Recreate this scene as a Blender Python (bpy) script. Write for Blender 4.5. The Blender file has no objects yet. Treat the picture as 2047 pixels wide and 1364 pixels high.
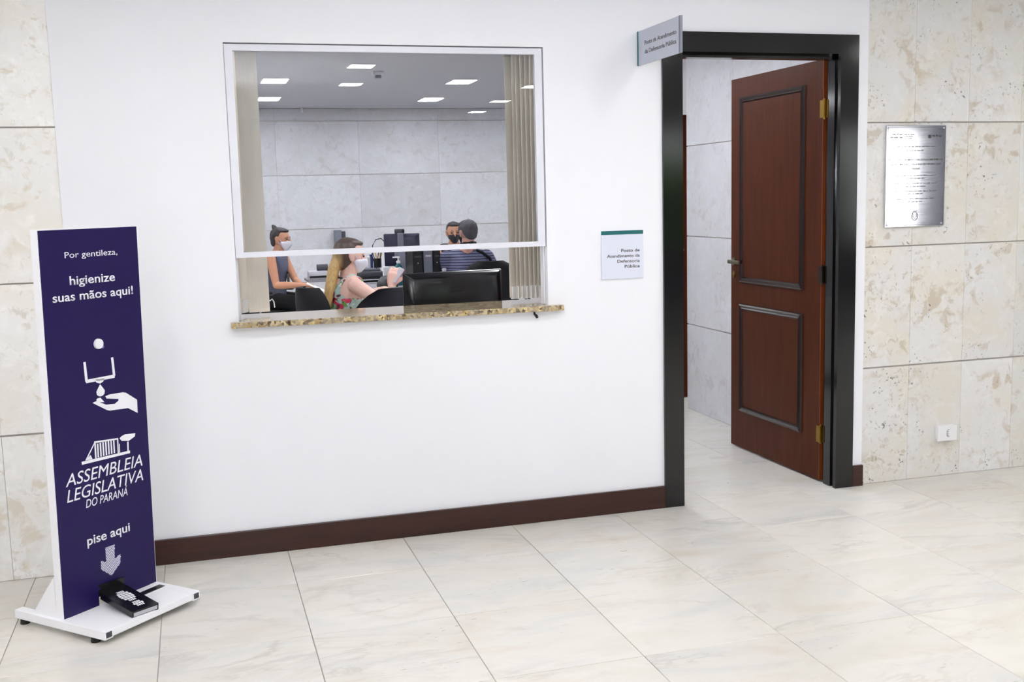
import bpy, bmesh, math, random
from mathutils import Vector, Matrix
random.seed(7)
S = bpy.context.scene
COL = S.collection
V = Vector
R_ = math.radians
PI = math.pi

# ------------------------------------------------------------------ camera
FOV_PX = 2154.4
cam_d = bpy.data.cameras.new('camera')
cam = bpy.data.objects.new('camera', cam_d)
COL.objects.link(cam)
yaw, pitch, roll = 0.285, 0.131, -0.0256
cf = V((math.sin(yaw) * math.cos(pitch), math.cos(yaw) * math.cos(pitch), -math.sin(pitch)))
cr = V((math.cos(yaw), -math.sin(yaw), 0))
cu = cr.cross(cf)
r2 = cr * math.cos(roll) + cu * math.sin(roll)
u2 = -cr * math.sin(roll) + cu * math.cos(roll)
cam.matrix_world = Matrix(((r2.x, u2.x, -cf.x, -1.4651), (r2.y, u2.y, -cf.y, -4.557), (r2.z, u2.z, -cf.z, 1.4631), (0, 0, 0, 1)))
cam_d.sensor_fit = 'HORIZONTAL'
cam_d.sensor_width = 36.0
cam_d.lens = FOV_PX / 2047 * 36.0
cam_d.clip_start = 0.05
cam_d.clip_end = 200
S.camera = cam

# ------------------------------------------------------------------ view, world, light levels
vs = S.view_settings
vs.view_transform = 'Standard'
vs.look = 'None'
vs.gamma = 1.0
vs.use_curve_mapping = False
vs.exposure = 0.94
HALL_LAMP = 24.0          # radiance of the hall's ceiling panels
OFFICE_LAMP = 41.0
SKY = 2.2
S.cycles.caustics_reflective = False
w = bpy.data.worlds.new('overcast_sky')
S.world = w
w.use_nodes = True
bg = w.node_tree.nodes['Background']
bg.inputs[0].default_value = (0.97, 0.98, 1.0, 1)
bg.inputs[1].default_value = SKY
# added fill light, aimed up at the hall ceiling to even the white wall
fl = bpy.data.lights.new('bounce_fill', 'AREA'); fl.shape = 'DISK'; fl.size = 0.12
fl.energy = 40; fl.color = (0.97, 0.975, 1.0); fl.spread = 2.6
flo = bpy.data.objects.new('bounce_fill', fl); flo.location = (-1.47, -4.55, 1.64); flo.rotation_euler = V((0.75, 0.45, 0.85)).to_track_quat('-Z', 'Y').to_euler()
COL.objects.link(flo)
# light portals in the garden window and the added second one, so daylight is sampled well
for px_, w_ in ((6.34, 4.88), (-3.2, 3.0)):
    pl_ = bpy.data.lights.new('window_portal', 'AREA'); pl_.shape = 'RECTANGLE'; pl_.size = w_; pl_.size_y = 1.6; pl_.cycles.is_portal = True
    po_ = bpy.data.objects.new('window_portal', pl_); po_.location = (px_, -9.06, 1.55); po_.rotation_euler = (math.radians(90), 0, 0)
    COL.objects.link(po_)

# ------------------------------------------------------------------ materials
def lin(c):
    c = c / 255.0
    return c / 12.92 if c <= 0.04045 else ((c + 0.055) / 1.055) ** 2.4
def rgb(r, g, b): return (lin(r), lin(g), lin(b), 1.0)

class NT:
    def __init__(s, name):
        s.m = bpy.data.materials.new(name); s.m.use_nodes = True
        s.t = s.m.node_tree; s.p = s.t.nodes['Principled BSDF']
    def n(s, typ, **kw):
        nd = s.t.nodes.new(typ)
        for k, v in kw.items():
            if k in nd.inputs.keys():
                nd.inputs[k].default_value = v
            else: setattr(nd, k, v)
        return nd
    def l(s, a, b): s.t.links.new(a, b)
    def ramp(s, fac, stops):
        r = s.t.nodes.new('ShaderNodeValToRGB')
        e = r.color_ramp.elements
        while len(e) > 1: e.remove(e[-1])
        e[0].position = stops[0][0]; e[0].color = stops[0][1]
        for p, c in stops[1:]:
            x = e.new(p); x.color = c
        s.l(fac, r.inputs[0])
        return r.outputs[0]
    def mix(s, fac, a, b, mode='MIX'):
        m = s.t.nodes.new('ShaderNodeMix'); m.data_type = 'RGBA'; m.blend_type = mode
        for sock, v in ((m.inputs[0], fac), (m.inputs[6], a), (m.inputs[7], b)):
            if hasattr(v, 'links'): s.l(v, sock)
            else: sock.default_value = v
        return m.outputs[2]
    def noise(s, vec, scale, detail=4, rough=0.55, dist=0.0):
        n = s.n('ShaderNodeTexNoise', Scale=scale, Detail=detail, Roughness=rough, Distortion=dist)
        if vec is not None: s.l(vec, n.inputs['Vector'])
        return n.outputs[0]
    def coord(s): return s.n('ShaderNodeTexCoord').outputs['Object']
    def bump(s, h, strength=0.2, dist=0.01):
        b = s.n('ShaderNodeBump', Strength=strength, Distance=dist)
        s.l(h, b.inputs['Height']); s.l(b.outputs[0], s.p.inputs['Normal'])
    def set(s, **kw):
        for k, v in kw.items():
            nm = {'col': 'Base Color', 'rough': 'Roughness', 'metal': 'Metallic', 'spec': 'Specular IOR Level', 'coat': 'Coat Weight', 'coatr': 'Coat Roughness', 'sss': 'Subsurface Weight', 'trans': 'Transmission Weight', 'sheen': 'Sheen Weight'}[k]
            if hasattr(v, 'links'): s.l(v, s.p.inputs[nm])
            else: s.p.inputs[nm].default_value = v
        return s

def plain(name, col, rough=0.5, metal=0.0, spec=0.5, coat=0.0, var=0.0, scale=20):
    a = NT(name)
    a.set(rough=rough, metal=metal, spec=spec, coat=coat)
    if var:
        f = a.noise(a.coord(), scale, 3)
        c2 = tuple(max(0, x * (1 - var)) for x in col[:3]) + (1,)
        a.set(col=a.mix(f, col, c2))
    else: a.set(col=col)
    return a.m

def emis(name, col, strength):
    a = NT(name)
    a.set(col=(0.8, 0.8, 0.8, 1), rough=0.5)
    a.p.inputs['Emission Color'].default_value = col
    a.p.inputs['Emission Strength'].default_value = strength
    return a.m

M = {}
def mk_plaster(name, col):
    a = NT(name); c = a.coord()
    f = a.noise(c, 1.2, 4)
    a.set(col=a.mix(f, col, tuple(x * 0.965 for x in col[:3]) + (1,)), rough=0.55, spec=0.3)
    a.bump(a.noise(c, 160, 2), 0.05, 0.002)
    return a.m
M['white_wall'] = mk_plaster('white_plaster', rgb(236, 237, 242))
M['rear_wall'] = mk_plaster('grey_painted_plaster', rgb(164, 164, 182))
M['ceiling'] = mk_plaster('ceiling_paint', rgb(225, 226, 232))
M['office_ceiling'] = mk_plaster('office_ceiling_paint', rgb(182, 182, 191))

def mk_travertine(name, base, warm, brown, pits=True, blot=0.62):
    a = NT(name); c = a.coord()
    at = a.n('ShaderNodeAttribute', attribute_name='slab')
    add = a.n('ShaderNodeVectorMath', operation='MULTIPLY_ADD')
    a.l(at.outputs['Vector'], add.inputs[0]); add.inputs[1].default_value = (23, 17, 31); a.l(c, add.inputs[2])
    v = add.outputs[0]
    big = a.noise(v, 2.6, 6, 0.6, 0.4)
    col = a.ramp(big, [(0.36, warm), (0.55, base), (0.75, tuple(x * 1.06 for x in base[:3]) + (1,))])
    def mul(x, y, k=None):
        m = a.n('ShaderNodeMath', operation='MULTIPLY'); a.l(x, m.inputs[0])
        if k is None: a.l(y, m.inputs[1])
        else: m.inputs[1].default_value = k
        return m.outputs[0]
    lt = a.ramp(a.noise(v, 11, 6, 0.7, 1.0), [(0.50, (0, 0, 0, 1)), (0.72, (0.6, 0.6, 0.6, 1))])
    col = a.mix(lt, col, tuple(min(1, x * 1.16) for x in base[:3]) + (1,))
    med = a.noise(v, 10.5, 7, 0.62, 0.7)
    msk = a.ramp(med, [(0.535, (0, 0, 0, 1)), (0.61, (1, 1, 1, 1))])
    zone = a.ramp(a.noise(v, 3.4, 2), [(0.44, (0, 0, 0, 1)), (0.58, (1, 1, 1, 1))])
    col = a.mix(mul(mul(msk, zone), None, blot), col, brown)
    sm = a.ramp(a.noise(v, 34, 5, 0.6, 0.5), [(0.56, (0, 0, 0, 1)), (0.63, (1, 1, 1, 1))])
    z2 = a.ramp(a.noise(v, 4.6, 2), [(0.45, (0, 0, 0, 1)), (0.62, (1, 1, 1, 1))])
    col = a.mix(mul(mul(sm, z2), None, blot * 0.8), col, tuple(x * 0.82 for x in brown[:3]) + (1,))
    if pits:
        pn = a.ramp(a.noise(v, 58, 3, 0.6), [(0.61, (0, 0, 0, 1)), (0.66, (1, 1, 1, 1))])
        pz = a.ramp(a.noise(v, 6.0, 2), [(0.54, (0, 0, 0, 1)), (0.66, (1, 1, 1, 1))])
        col = a.mix(mul(mul(pn, pz), None, 0.9), col, rgb(96, 90, 84))
    sep = a.n('ShaderNodeSeparateColor'); a.l(at.outputs['Color'], sep.inputs[0])
    mr = a.n('ShaderNodeMapRange'); a.l(sep.outputs[0], mr.inputs[0]); mr.inputs[3].default_value = 0.93; mr.inputs[4].default_value = 1.05
    hv = a.n('ShaderNodeHueSaturation'); a.l(mr.outputs[0], hv.inputs['Value']); a.l(col, hv.inputs['Color'])
    a.set(col=hv.outputs[0], rough=0.42, spec=0.35)
    return a.m
M['stone'] = mk_travertine('travertine_cladding', rgb(219, 218, 217), rgb(219, 214, 203), rgb(180, 160, 132), blot=0.52)
M['stone_left'] = mk_travertine('cream_travertine', rgb(238, 237, 235), rgb(236, 232, 224), rgb(212, 198, 172), pits=False, blot=0.5)
M['stone_office'] = mk_travertine('grey_travertine', rgb(208, 208, 213), rgb(203, 202, 204), rgb(176, 170, 166), pits=False, blot=0.35)
M['grout'] = plain('joint_mortar', rgb(176, 170, 164), 0.9)

def mk_marble(name):
    a = NT(name); c = a.coord()
    at = a.n('ShaderNodeAttribute', attribute_name='slab')
    add = a.n('ShaderNodeVectorMath', operation='MULTIPLY_ADD')
    a.l(at.outputs['Vector'], add.inputs[0]); add.inputs[1].default_value = (31, 19, 7); a.l(c, add.inputs[2])
    mp = a.n('ShaderNodeMapping'); a.l(add.outputs[0], mp.inputs[0]); mp.inputs['Rotation'].default_value = (0, 0, 0.35); mp.inputs['Scale'].default_value = (1.0, 2.4, 1)
    v = mp.outputs[0]
    col = a.ramp(a.noise(v, 1.6, 5, 0.6, 0.8), [(0.3, rgb(213, 209, 199)), (0.5, rgb(219, 216, 209)), (0.7, rgb(209, 208, 205))])
    peach = a.ramp(a.noise(v, 1.3, 7, 0.62, 1.5), [(0.54, (0, 0, 0, 1)), (0.80, (0.5, 0.5, 0.5, 1))])
    col = a.mix(peach, col, rgb(204, 186, 168))
    # thin grey veins: the narrow band where a distorted noise crosses its middle
    def vein(sc, dist, wdt, amt, colr, prev):
        n = a.noise(v, sc, 6, 0.6, dist)
        s1 = a.n('ShaderNodeMath', operation='SUBTRACT'); a.l(n, s1.inputs[0]); s1.inputs[1].default_value = 0.5
        s2 = a.n('ShaderNodeMath', operation='ABSOLUTE'); a.l(s1.outputs[0], s2.inputs[0])
        k = a.ramp(s2.outputs[0], [(0.0, (amt, amt, amt, 1)), (wdt, (0, 0, 0, 1))])
        z = a.ramp(a.noise(v, sc * 0.9, 2), [(0.5, (0, 0, 0, 1)), (0.7, (1, 1, 1, 1))])
        mm = a.n('ShaderNodeMath', operation='MULTIPLY'); a.l(k, mm.inputs[0]); a.l(z, mm.inputs[1])
        return a.mix(mm.outputs[0], prev, colr)
    col = vein(1.2, 0.9, 0.045, 0.42, rgb(168, 164, 160), col)
    col = vein(2.6, 0.6, 0.035, 0.34, rgb(170, 162, 152), col)
    pn = a.ramp(a.noise(v, 26, 3, 0.6), [(0.64, (0, 0, 0, 1)), (0.72, (0.7, 0.7, 0.7, 1))])
    pz = a.ramp(a.noise(v, 2.2, 2), [(0.55, (0, 0, 0, 1)), (0.68, (1, 1, 1, 1))])
    m2 = a.n('ShaderNodeMath', operation='MULTIPLY'); a.l(pn, m2.inputs[0]); a.l(pz, m2.inputs[1])
    col = a.mix(m2.outputs[0], col, rgb(140, 132, 124))
    sep = a.n('ShaderNodeSeparateColor'); a.l(at.outputs['Color'], sep.inputs[0])
    mr = a.n('ShaderNodeMapRange'); a.l(sep.outputs[0], mr.inputs[0]); mr.inputs[3].default_value = 0.94; mr.inputs[4].default_value = 1.03
    hv = a.n('ShaderNodeHueSaturation'); a.l(mr.outputs[0], hv.inputs['Value']); a.l(col, hv.inputs['Color'])
    a.set(col=hv.outputs[0], rough=0.27, spec=0.4)
    return a.m
M['marble'] = mk_marble('polished_marble')
M['floor_grout'] = plain('floor_joint', rgb(170, 166, 160), 0.8)

def mk_wood(name, c1, c2, rough, coat, scale=(9, 9, 0.7), spec=0.4):
    a = NT(name); mp = a.n('ShaderNodeMapping'); a.l(a.coord(), mp.inputs[0]); mp.inputs['Scale'].default_value = scale
    f = a.noise(mp.outputs[0], 4, 8, 0.6, 1.2)
    a.set(col=a.ramp(f, [(0.3, c1), (0.7, c2)]), rough=rough, coat=coat, coatr=0.08, spec=spec)
    return a.m
M['mahogany'] = mk_wood('mahogany', rgb(58, 24, 8), rgb(76, 33, 12), 0.3, 0.0, spec=0.10)
M['mahogany_edge'] = mk_wood('mahogany_edge', rgb(94, 42, 14), rgb(112, 54, 20), 0.35, 0.2)
M['moulding'] = mk_wood('dark_moulding', rgb(24, 12, 10), rgb(36, 17, 13), 0.25, 0.1)
M['black_wood'] = mk_wood('black_lacquered_wood', rgb(9, 8, 9), rgb(16, 14, 15), 0.12, 0.0, spec=0.5)
M['skirting'] = mk_wood('dark_brown_skirting', rgb(40, 18, 13), rgb(60, 28, 20), 0.32, 0.15, scale=(0.7, 9, 9))
M['alu'] = plain('white_painted_aluminium', rgb(224, 225, 234), 0.35, var=0.03)
M['white_metal'] = plain('white_powder_coated_steel', rgb(246, 246, 250), 0.35, var=0.02)
M['black_rubber'] = plain('black_rubber', rgb(18, 18, 20), 0.7, var=0.2)
M['black_plastic'] = plain('black_plastic', rgb(17, 17, 21), 0.38, var=0.15)
M['gloss_black'] = plain('glossy_black_plastic', rgb(12, 12, 17), 0.22, var=0.1)
M['navy_plastic'] = plain('navy_black_plastic', rgb(26, 26, 58), 0.35, var=0.1)
M['grey_plastic'] = plain('grey_plastic', rgb(122, 124, 138), 0.45, var=0.1)
M['dark_grey'] = plain('dark_grey_plastic', rgb(66, 66, 74), 0.5, var=0.15)
M['bag'] = plain('dark_grey_nylon', rgb(70, 70, 74), 0.6, var=0.5, scale=25)
M['light_grey'] = plain('light_grey_plastic', rgb(196, 196, 204), 0.45, var=0.06)
M['white_plastic'] = plain('white_plastic', rgb(234, 234, 236), 0.4, var=0.02)
M['paper'] = plain('white_paper', rgb(236, 236, 240), 0.7, var=0.02)
M['chrome'] = plain('chrome', rgb(205, 205, 210), 0.18, 1.0, var=0.03)
M['brass'] = plain('aged_brass', rgb(150, 118, 50), 0.35, 1.0, var=0.25)
M['dark_bronze'] = plain('dark_bronze', rgb(52, 44, 38), 0.35, 0.9, var=0.2)
M['handle_metal'] = plain('worn_satin_metal', rgb(120, 112, 98), 0.3, 1.0, var=0.2)
M['panel_blue'] = plain('purple_navy_print', rgb(30, 16, 76), 0.38, spec=0.28, var=0.06, scale=3)
M['print_white'] = plain('white_print', rgb(240, 240, 246), 0.45, var=0.02)
M['print_grey'] = plain('pale_lilac_print', rgb(138, 134, 168), 0.45, var=0.02)
M['lilac'] = plain('lilac_plastic', rgb(126, 112, 190), 0.4, var=0.1)
M['sign_grey'] = plain('silver_grey_sign_face', rgb(186, 190, 204), 0.38, var=0.03)
M['sign_pale'] = plain('pale_grey_sign_face', rgb(216, 220, 234), 0.4, var=0.02)
M['teal'] = plain('teal_enamel', rgb(28, 104, 106), 0.35, var=0.08)
M['ink'] = plain('dark_grey_ink', rgb(84, 80, 80), 0.6, var=0.1)
M['ink_soft'] = plain('etched_grey', rgb(120, 118, 122), 0.6, var=0.1)
M['gasket'] = plain('dark_gasket', rgb(92, 90, 84), 0.7, var=0.1)
M['blind'] = plain('cream_blind_fabric', rgb(236, 229, 218), 0.75, var=0.05)
M['hedge'] = plain('green_leaves', rgb(110, 168, 78), 0.6, var=0.6, scale=3)
M['ground'] = plain('garden_ground', rgb(120, 130, 100), 0.9, var=0.3, scale=1)
M['black_fabric'] = plain('black_upholstery', rgb(15, 15, 19), 0.85, var=0.2, scale=60)
M['navy_fabric'] = plain('dark_blue_black_upholstery', rgb(22, 22, 36), 0.6, var=0.2, scale=60)
M['desk'] = plain('grey_laminate', rgb(146, 144, 150), 0.5, var=0.04)
M['hair_dark'] = plain('dark_brown_hair', rgb(44, 36, 36), 0.5, var=0.4, scale=70)
M['hair_grey'] = plain('dark_grey_hair', rgb(84, 82, 88), 0.65, var=0.75, scale=110)
M['mask_white'] = plain('white_mask_fabric', rgb(226, 226, 238), 0.8, var=0.03)
M['mask_black'] = plain('black_mask_fabric', rgb(28, 27, 33), 0.85, var=0.1)
M['eye'] = plain('dark_eye', rgb(30, 22, 20), 0.2, var=0.1)
M['brow'] = plain('brown_brow', rgb(58, 42, 36), 0.8, var=0.2)
M['grey_top'] = plain('slate_grey_cotton', rgb(92, 96, 118), 0.8, var=0.12, scale=40)
M['black_cloth'] = plain('black_cotton', rgb(14, 14, 17), 0.9, var=0.2, scale=40)
M['denim'] = plain('blue_denim', rgb(52, 58, 82), 0.85, var=0.2, scale=50)
M['green_plastic'] = plain('lime_green_plastic', rgb(122, 190, 34), 0.3, var=0.1)
M['teal_plastic'] = plain('teal_bottle_plastic', rgb(40, 112, 122), 0.25, var=0.15)
M['blue_plastic'] = plain('blue_plastic', rgb(52, 66, 120), 0.3, var=0.1)
M['red_plastic'] = plain('red_plastic', rgb(150, 34, 44), 0.4, var=0.1)
M['yellow_plastic'] = plain('yellow_plastic', rgb(206, 186, 60), 0.4, var=0.1)
M['pink_plastic'] = plain('pink_plastic', rgb(232, 150, 168), 0.4, var=0.05)
M['screen'] = plain('dark_screen', rgb(20, 22, 30), 0.15, var=0.1)

def mk_skin(name, c):
    a = NT(name)
    f = a.noise(a.coord(), 18, 3)
    a.set(col=a.mix(f, c, tuple((c[0] * 0.92, c[1] * 0.84, c[2] * 0.82)) + (1,)), rough=0.5, spec=0.35, sss=0.08)
    a.p.inputs['Subsurface Radius'].default_value = (0.02, 0.008, 0.004)
    return a.m
M['skin_tan'] = mk_skin('tan_skin', rgb(205, 152, 122))
M['skin_pale'] = mk_skin('fair_skin', rgb(236, 198, 184))
M['skin_rose'] = mk_skin('rosy_skin', rgb(216, 166, 150))

def mk_hair_blonde():
    a = NT('brown_to_blonde_hair'); c = a.coord()
    sp = a.n('ShaderNodeSeparateXYZ'); a.l(c, sp.inputs[0])
    mr = a.n('ShaderNodeMapRange'); a.l(sp.outputs[2], mr.inputs[0]); mr.inputs[1].default_value = 1.20; mr.inputs[2].default_value = 1.10
    mz = a.n('ShaderNodeMapRange'); a.l(sp.outputs[0], mz.inputs[0]); mz.inputs[1].default_value = 0.045; mz.inputs[2].default_value = 0.0
    mm_ = a.n('ShaderNodeMath', operation='MULTIPLY'); a.l(mr.outputs[0], mm_.inputs[0]); a.l(mz.outputs[0], mm_.inputs[1])
    base = a.mix(mm_.outputs[0], rgb(78, 62, 56), rgb(206, 170, 108))
    mp = a.n('ShaderNodeMapping'); a.l(c, mp.inputs[0]); mp.inputs['Scale'].default_value = (60, 60, 4)
    f = a.noise(mp.outputs[0], 3, 3)
    a.set(col=a.mix(f, base, rgb(120, 88, 56), 'MULTIPLY') if False else a.mix(a.ramp(f, [(0.4, (0, 0, 0, 1)), (0.7, (0.5, 0.5, 0.5, 1))]), base, rgb(96, 72, 50)), rough=0.45)
    return a.m
M['hair_blonde'] = mk_hair_blonde()

def mk_floral():
    a = NT('mint_floral_fabric'); c = a.coord()
    col = rgb(170, 192, 184)
    def spots(scale, thr, colr, prev, off):
        mp = a.n('ShaderNodeMapping'); a.l(c, mp.inputs[0]); mp.inputs['Location'].default_value = off
        n = a.noise(mp.outputs[0], scale, 3, 0.5, 0.6)
        return a.mix(a.ramp(n, [(thr, (0, 0, 0, 1)), (thr + 0.03, (1, 1, 1, 1))]), prev, colr)
    col = spots(15, 0.55, rgb(214, 220, 212), col, (0, 0, 0))
    col = spots(13, 0.57, rgb(104, 150, 66), col, (3, 1, 7))
    col = spots(14, 0.57, rgb(204, 56, 92), col, (9, 4, 2))
    col = spots(20, 0.58, rgb(104, 44, 54), col, (5, 8, 3))
    a.set(col=col, rough=0.8)
    return a.m
M['floral'] = mk_floral()

def mk_stripes():
    a = NT('navy_striped_pique'); sp = a.n('ShaderNodeSeparateXYZ'); a.l(a.coord(), sp.inputs[0])
    m1 = a.n('ShaderNodeMath', operation='MULTIPLY'); a.l(sp.outputs[2], m1.inputs[0]); m1.inputs[1].default_value = 42.0
    m2 = a.n('ShaderNodeMath', operation='FRACT'); a.l(m1.outputs[0], m2.inputs[0])
    f = a.ramp(m2.outputs[0], [(0.0, (0, 0, 0, 1)), (0.64, (0, 0, 0, 1)), (0.70, (1, 1, 1, 1)), (0.94, (1, 1, 1, 1)), (1.0, (0, 0, 0, 1))])
    a.set(col=a.mix(f, rgb(116, 119, 148), rgb(36, 36, 64)), rough=0.85)
    return a.m
M['stripes'] = mk_stripes()

def mk_granite():
    a = NT('speckled_brown_granite'); c = a.coord()
    vo = a.n('ShaderNodeTexVoronoi', Scale=85.0); a.l(c, vo.inputs['Vector'])
    sep = a.n('ShaderNodeSeparateColor'); a.l(vo.outputs['Color'], sep.inputs[0])
    col = a.ramp(sep.outputs[0], [(0.0, rgb(64, 50, 36)), (0.22, rgb(92, 78, 58)), (0.34, rgb(150, 126, 84)), (0.6, rgb(196, 170, 112)), (0.8, rgb(224, 206, 158)), (1.0, rgb(170, 150, 120))])
    n = a.ramp(a.noise(c, 30, 4, 0.6), [(0.35, (0, 0, 0, 1)), (0.65, (0.8, 0.8, 0.8, 1))])
    col = a.mix(n, col, rgb(168, 156, 136))
    a.set(col=col, rough=0.09, spec=0.6, coat=0.3, coatr=0.06)
    return a.m
M['granite'] = mk_granite()

def mk_glass():
    a = NT('clear_window_glass'); t = a.t
    out = [n for n in t.nodes if n.type == 'OUTPUT_MATERIAL'][0]
    t.nodes.remove(a.p)
    fr = a.n('ShaderNodeFresnel', IOR=1.52)
    mu = a.n('ShaderNodeMath', operation='MULTIPLY', use_clamp=True); a.l(fr.outputs[0], mu.inputs[0]); mu.inputs[1].default_value = 1.8
    tr = a.n('ShaderNodeBsdfTransparent'); tr.inputs[0].default_value = (0.95, 0.96, 0.96, 1)
    gl = a.n('ShaderNodeBsdfGlossy', Roughness=0.0)
    mx = a.n('ShaderNodeMixShader'); a.l(mu.outputs[0], mx.inputs[0]); a.l(tr.outputs[0], mx.inputs[1]); a.l(gl.outputs[0], mx.inputs[2])
    a.l(mx.outputs[0], out.inputs[0])
    return a.m
M['glass'] = mk_glass()

def mk_brushed():
    a = NT('brushed_steel'); mp = a.n('ShaderNodeMapping'); a.l(a.coord(), mp.inputs[0]); mp.inputs['Scale'].default_value = (3, 3, 220)
    f = a.noise(mp.outputs[0], 3, 3)
    a.set(col=rgb(222, 222, 226), metal=1.0, rough=a.ramp(f, [(0.3, (0.06, 0.06, 0.06, 1)), (0.7, (0.11, 0.11, 0.11, 1))]))
    return a.m
M['steel_plaque'] = mk_brushed()
M['hall_lamp'] = emis('hall_lamp_diffuser', (1.0, 0.985, 0.97, 1), HALL_LAMP)
M['office_lamp'] = emis('office_lamp_diffuser', (0.93, 0.95, 1.0, 1), OFFICE_LAMP)

# ------------------------------------------------------------------ mesh helpers
ROOT = {}
class B:
    """collects shapes into one mesh"""
    def __init__(s, xf=None):
        s.bm = bmesh.new(); s.xf = xf
    def _emit(s, verts):
        if s.xf is not None:
            for v in verts: v.co = s.xf @ v.co
    def box(s, a, b, bev=0.0, seg=2, xf=None):
        a = V(a); b = V(b)
        t = bmesh.new()
        bmesh.ops.create_cube(t, size=1)
        for v in t.verts:
            v.co = V(((a.x + b.x) / 2 + v.co.x * (b.x - a.x), (a.y + b.y) / 2 + v.co.y * (b.y - a.y), (a.z + b.z) / 2 + v.co.z * (b.z - a.z)))
        if bev > 0:
            bmesh.ops.bevel(t, geom=t.edges[:], offset=bev, segments=seg, affect='EDGES', profile=0.5)
        s._add(t, xf); return s
    def _add(s, t, xf=None):
        m = xf
        if s.xf is not None: m = s.xf @ xf if xf is not None else s.xf
        if m is not None: bmesh.ops.transform(t, matrix=m, verts=t.verts)
        me = bpy.data.meshes.new('tmp'); t.to_mesh(me); t.free()
        s.bm.from_mesh(me); bpy.data.meshes.remove(me)
    def cyl(s, p, q, r0, r1=None, seg=20, cap=True):
        p = V(p); q = V(q); r1 = r0 if r1 is None else r1
        d = q - p; t = bmesh.new()
        bmesh.ops.create_cone(t, cap_ends=cap, segments=seg, radius1=r0, radius2=r1, depth=d.length)
        m = Matrix.Translation((p + q) / 2) @ d.to_track_quat('Z', 'Y').to_matrix().to_4x4()
        s._add(t, m); return s
    def ball(s, c, r, sub=2, rot=None):
        t = bmesh.new(); bmesh.ops.create_icosphere(t, subdivisions=sub, radius=1)
        r = (r, r, r) if isinstance(r, (int, float)) else r
        m = Matrix.Translation(V(c)) @ (rot.to_4x4() if rot is not None else Matrix.Identity(4)) @ Matrix.Diagonal((*r, 1))
        s._add(t, m); return s
    def prism(s, pts, ex):
        t = bmesh.new(); ex = V(ex)
        lo = [t.verts.new(V(p)) for p in pts]; hi = [t.verts.new(V(p) + ex) for p in pts]
        n = len(pts)
        t.faces.new(lo); t.faces.new(hi[::-1])
        for i in range(n): t.faces.new((lo[i], hi[i], hi[(i + 1) % n], lo[(i + 1) % n]))
        bmesh.ops.recalc_face_normals(t, faces=t.faces[:])
        s._add(t); return s
    def tube(s, pts, r, seg=10, closed=False):
        pts = [V(p) for p in pts]; t = bmesh.new(); rings = []
        n = len(pts)
        for i, p in enumerate(pts):
            d = (pts[min(i + 1, n - 1)] - pts[max(i - 1, 0)]).normalized()
            up = V((0, 0, 1)) if abs(d.z) < 0.9 else V((1, 0, 0))
            x = d.cross(up).normalized(); y = x.cross(d)
            rr = r[i] if isinstance(r, (list, tuple)) else r
            rings.append([t.verts.new(p + (x * math.cos(a) + y * math.sin(a)) * rr) for a in [2 * PI * k / seg for k in range(seg)]])
        for a, b in zip(rings, rings[1:]):
            for k in range(seg): t.faces.new((a[k], a[(k + 1) % seg], b[(k + 1) % seg], b[k]))
        t.faces.new(rings[0][::-1]); t.faces.new(rings[-1])
        bmesh.ops.recalc_face_normals(t, faces=t.faces[:])
        s._add(t); return s
    def lathe(s, c, prof, seg=24):
        c = V(c); t = bmesh.new(); rings = []
        for r, z in prof:
            rings.append([t.verts.new(c + V((r * math.cos(2 * PI * k / seg), r * math.sin(2 * PI * k / seg), z))) for k in range(seg)])
        for a, b in zip(rings, rings[1:]):
            for k in range(seg): t.faces.new((a[k], a[(k + 1) % seg], b[(k + 1) % seg], b[k]))
        t.faces.new(rings[0][::-1]); t.faces.new(rings[-1])
        s._add(t); return s
    def hull(s, ells, sub=2, xf=None):
        """convex hull of a few ellipsoids (centre, radii, rotation)"""
        t = bmesh.new()
        for c, r, rot in ells:
            r = (r, r, r) if isinstance(r, (int, float)) else r
            m = Matrix.Translation(V(c)) @ (rot.to_4x4() if rot is not None else Matrix.Identity(4)) @ Matrix.Diagonal((*r, 1))
            bmesh.ops.create_icosphere(t, subdivisions=sub, radius=1, matrix=m)
        g = bmesh.ops.convex_hull(t, input=t.verts[:])
        dead = [v for v in t.verts if not v.link_faces]
        inside = list({v for v in g['geom_interior'] if isinstance(v, bmesh.types.BMVert)} | set(dead))
        bmesh.ops.delete(t, geom=[v for v in inside if v.is_valid], context='VERTS')
        bmesh.ops.recalc_face_normals(t, faces=t.faces[:])
        s._add(t, xf); return s
    def cap(s, p, q, r0, r1=None):
        return s.hull([(p, r0, None), (q, r0 if r1 is None else r1, None)])
    def chain(s, pts, rs):
        for i in range(len(pts) - 1): s.cap(pts[i], pts[i + 1], rs[i], rs[i + 1])
        return s
    def obj(s, name, mat, parent=None, smooth=False, local=False, remesh=None, sm=4, slab=False):
        me = bpy.data.meshes.new(name); s.bm.to_mesh(me); s.bm.free()
        if remesh:
            tmp = bpy.data.objects.new('tmp', me); COL.objects.link(tmp)
            md = tmp.modifiers.new('r', 'REMESH'); md.mode = 'VOXEL'; md.voxel_size = remesh
            if sm:
                m2 = tmp.modifiers.new('s', 'SMOOTH'); m2.iterations = sm; m2.factor = 0.5
            dg = bpy.context.evaluated_depsgraph_get()
            me2 = bpy.data.meshes.new_from_object(tmp.evaluated_get(dg))
            bpy.data.objects.remove(tmp); bpy.data.meshes.remove(me)
            me = me2; me.name = name; smooth = True
        top = parent
        while top is not None and top.parent is not None: top = top.parent
        if top is not None and not local:
            me.transform(ROOT[top.name].inverted())
        o = bpy.data.objects.new(name, me); COL.objects.link(o)
        me.materials.clear(); me.materials.append(mat)
        if smooth:
            for p in me.polygons: p.use_smooth = True
        if smooth == 'auto' or (smooth and not remesh):
            try: me.set_sharp_from_angle(angle=R_(40))
            except Exception: pass
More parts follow.
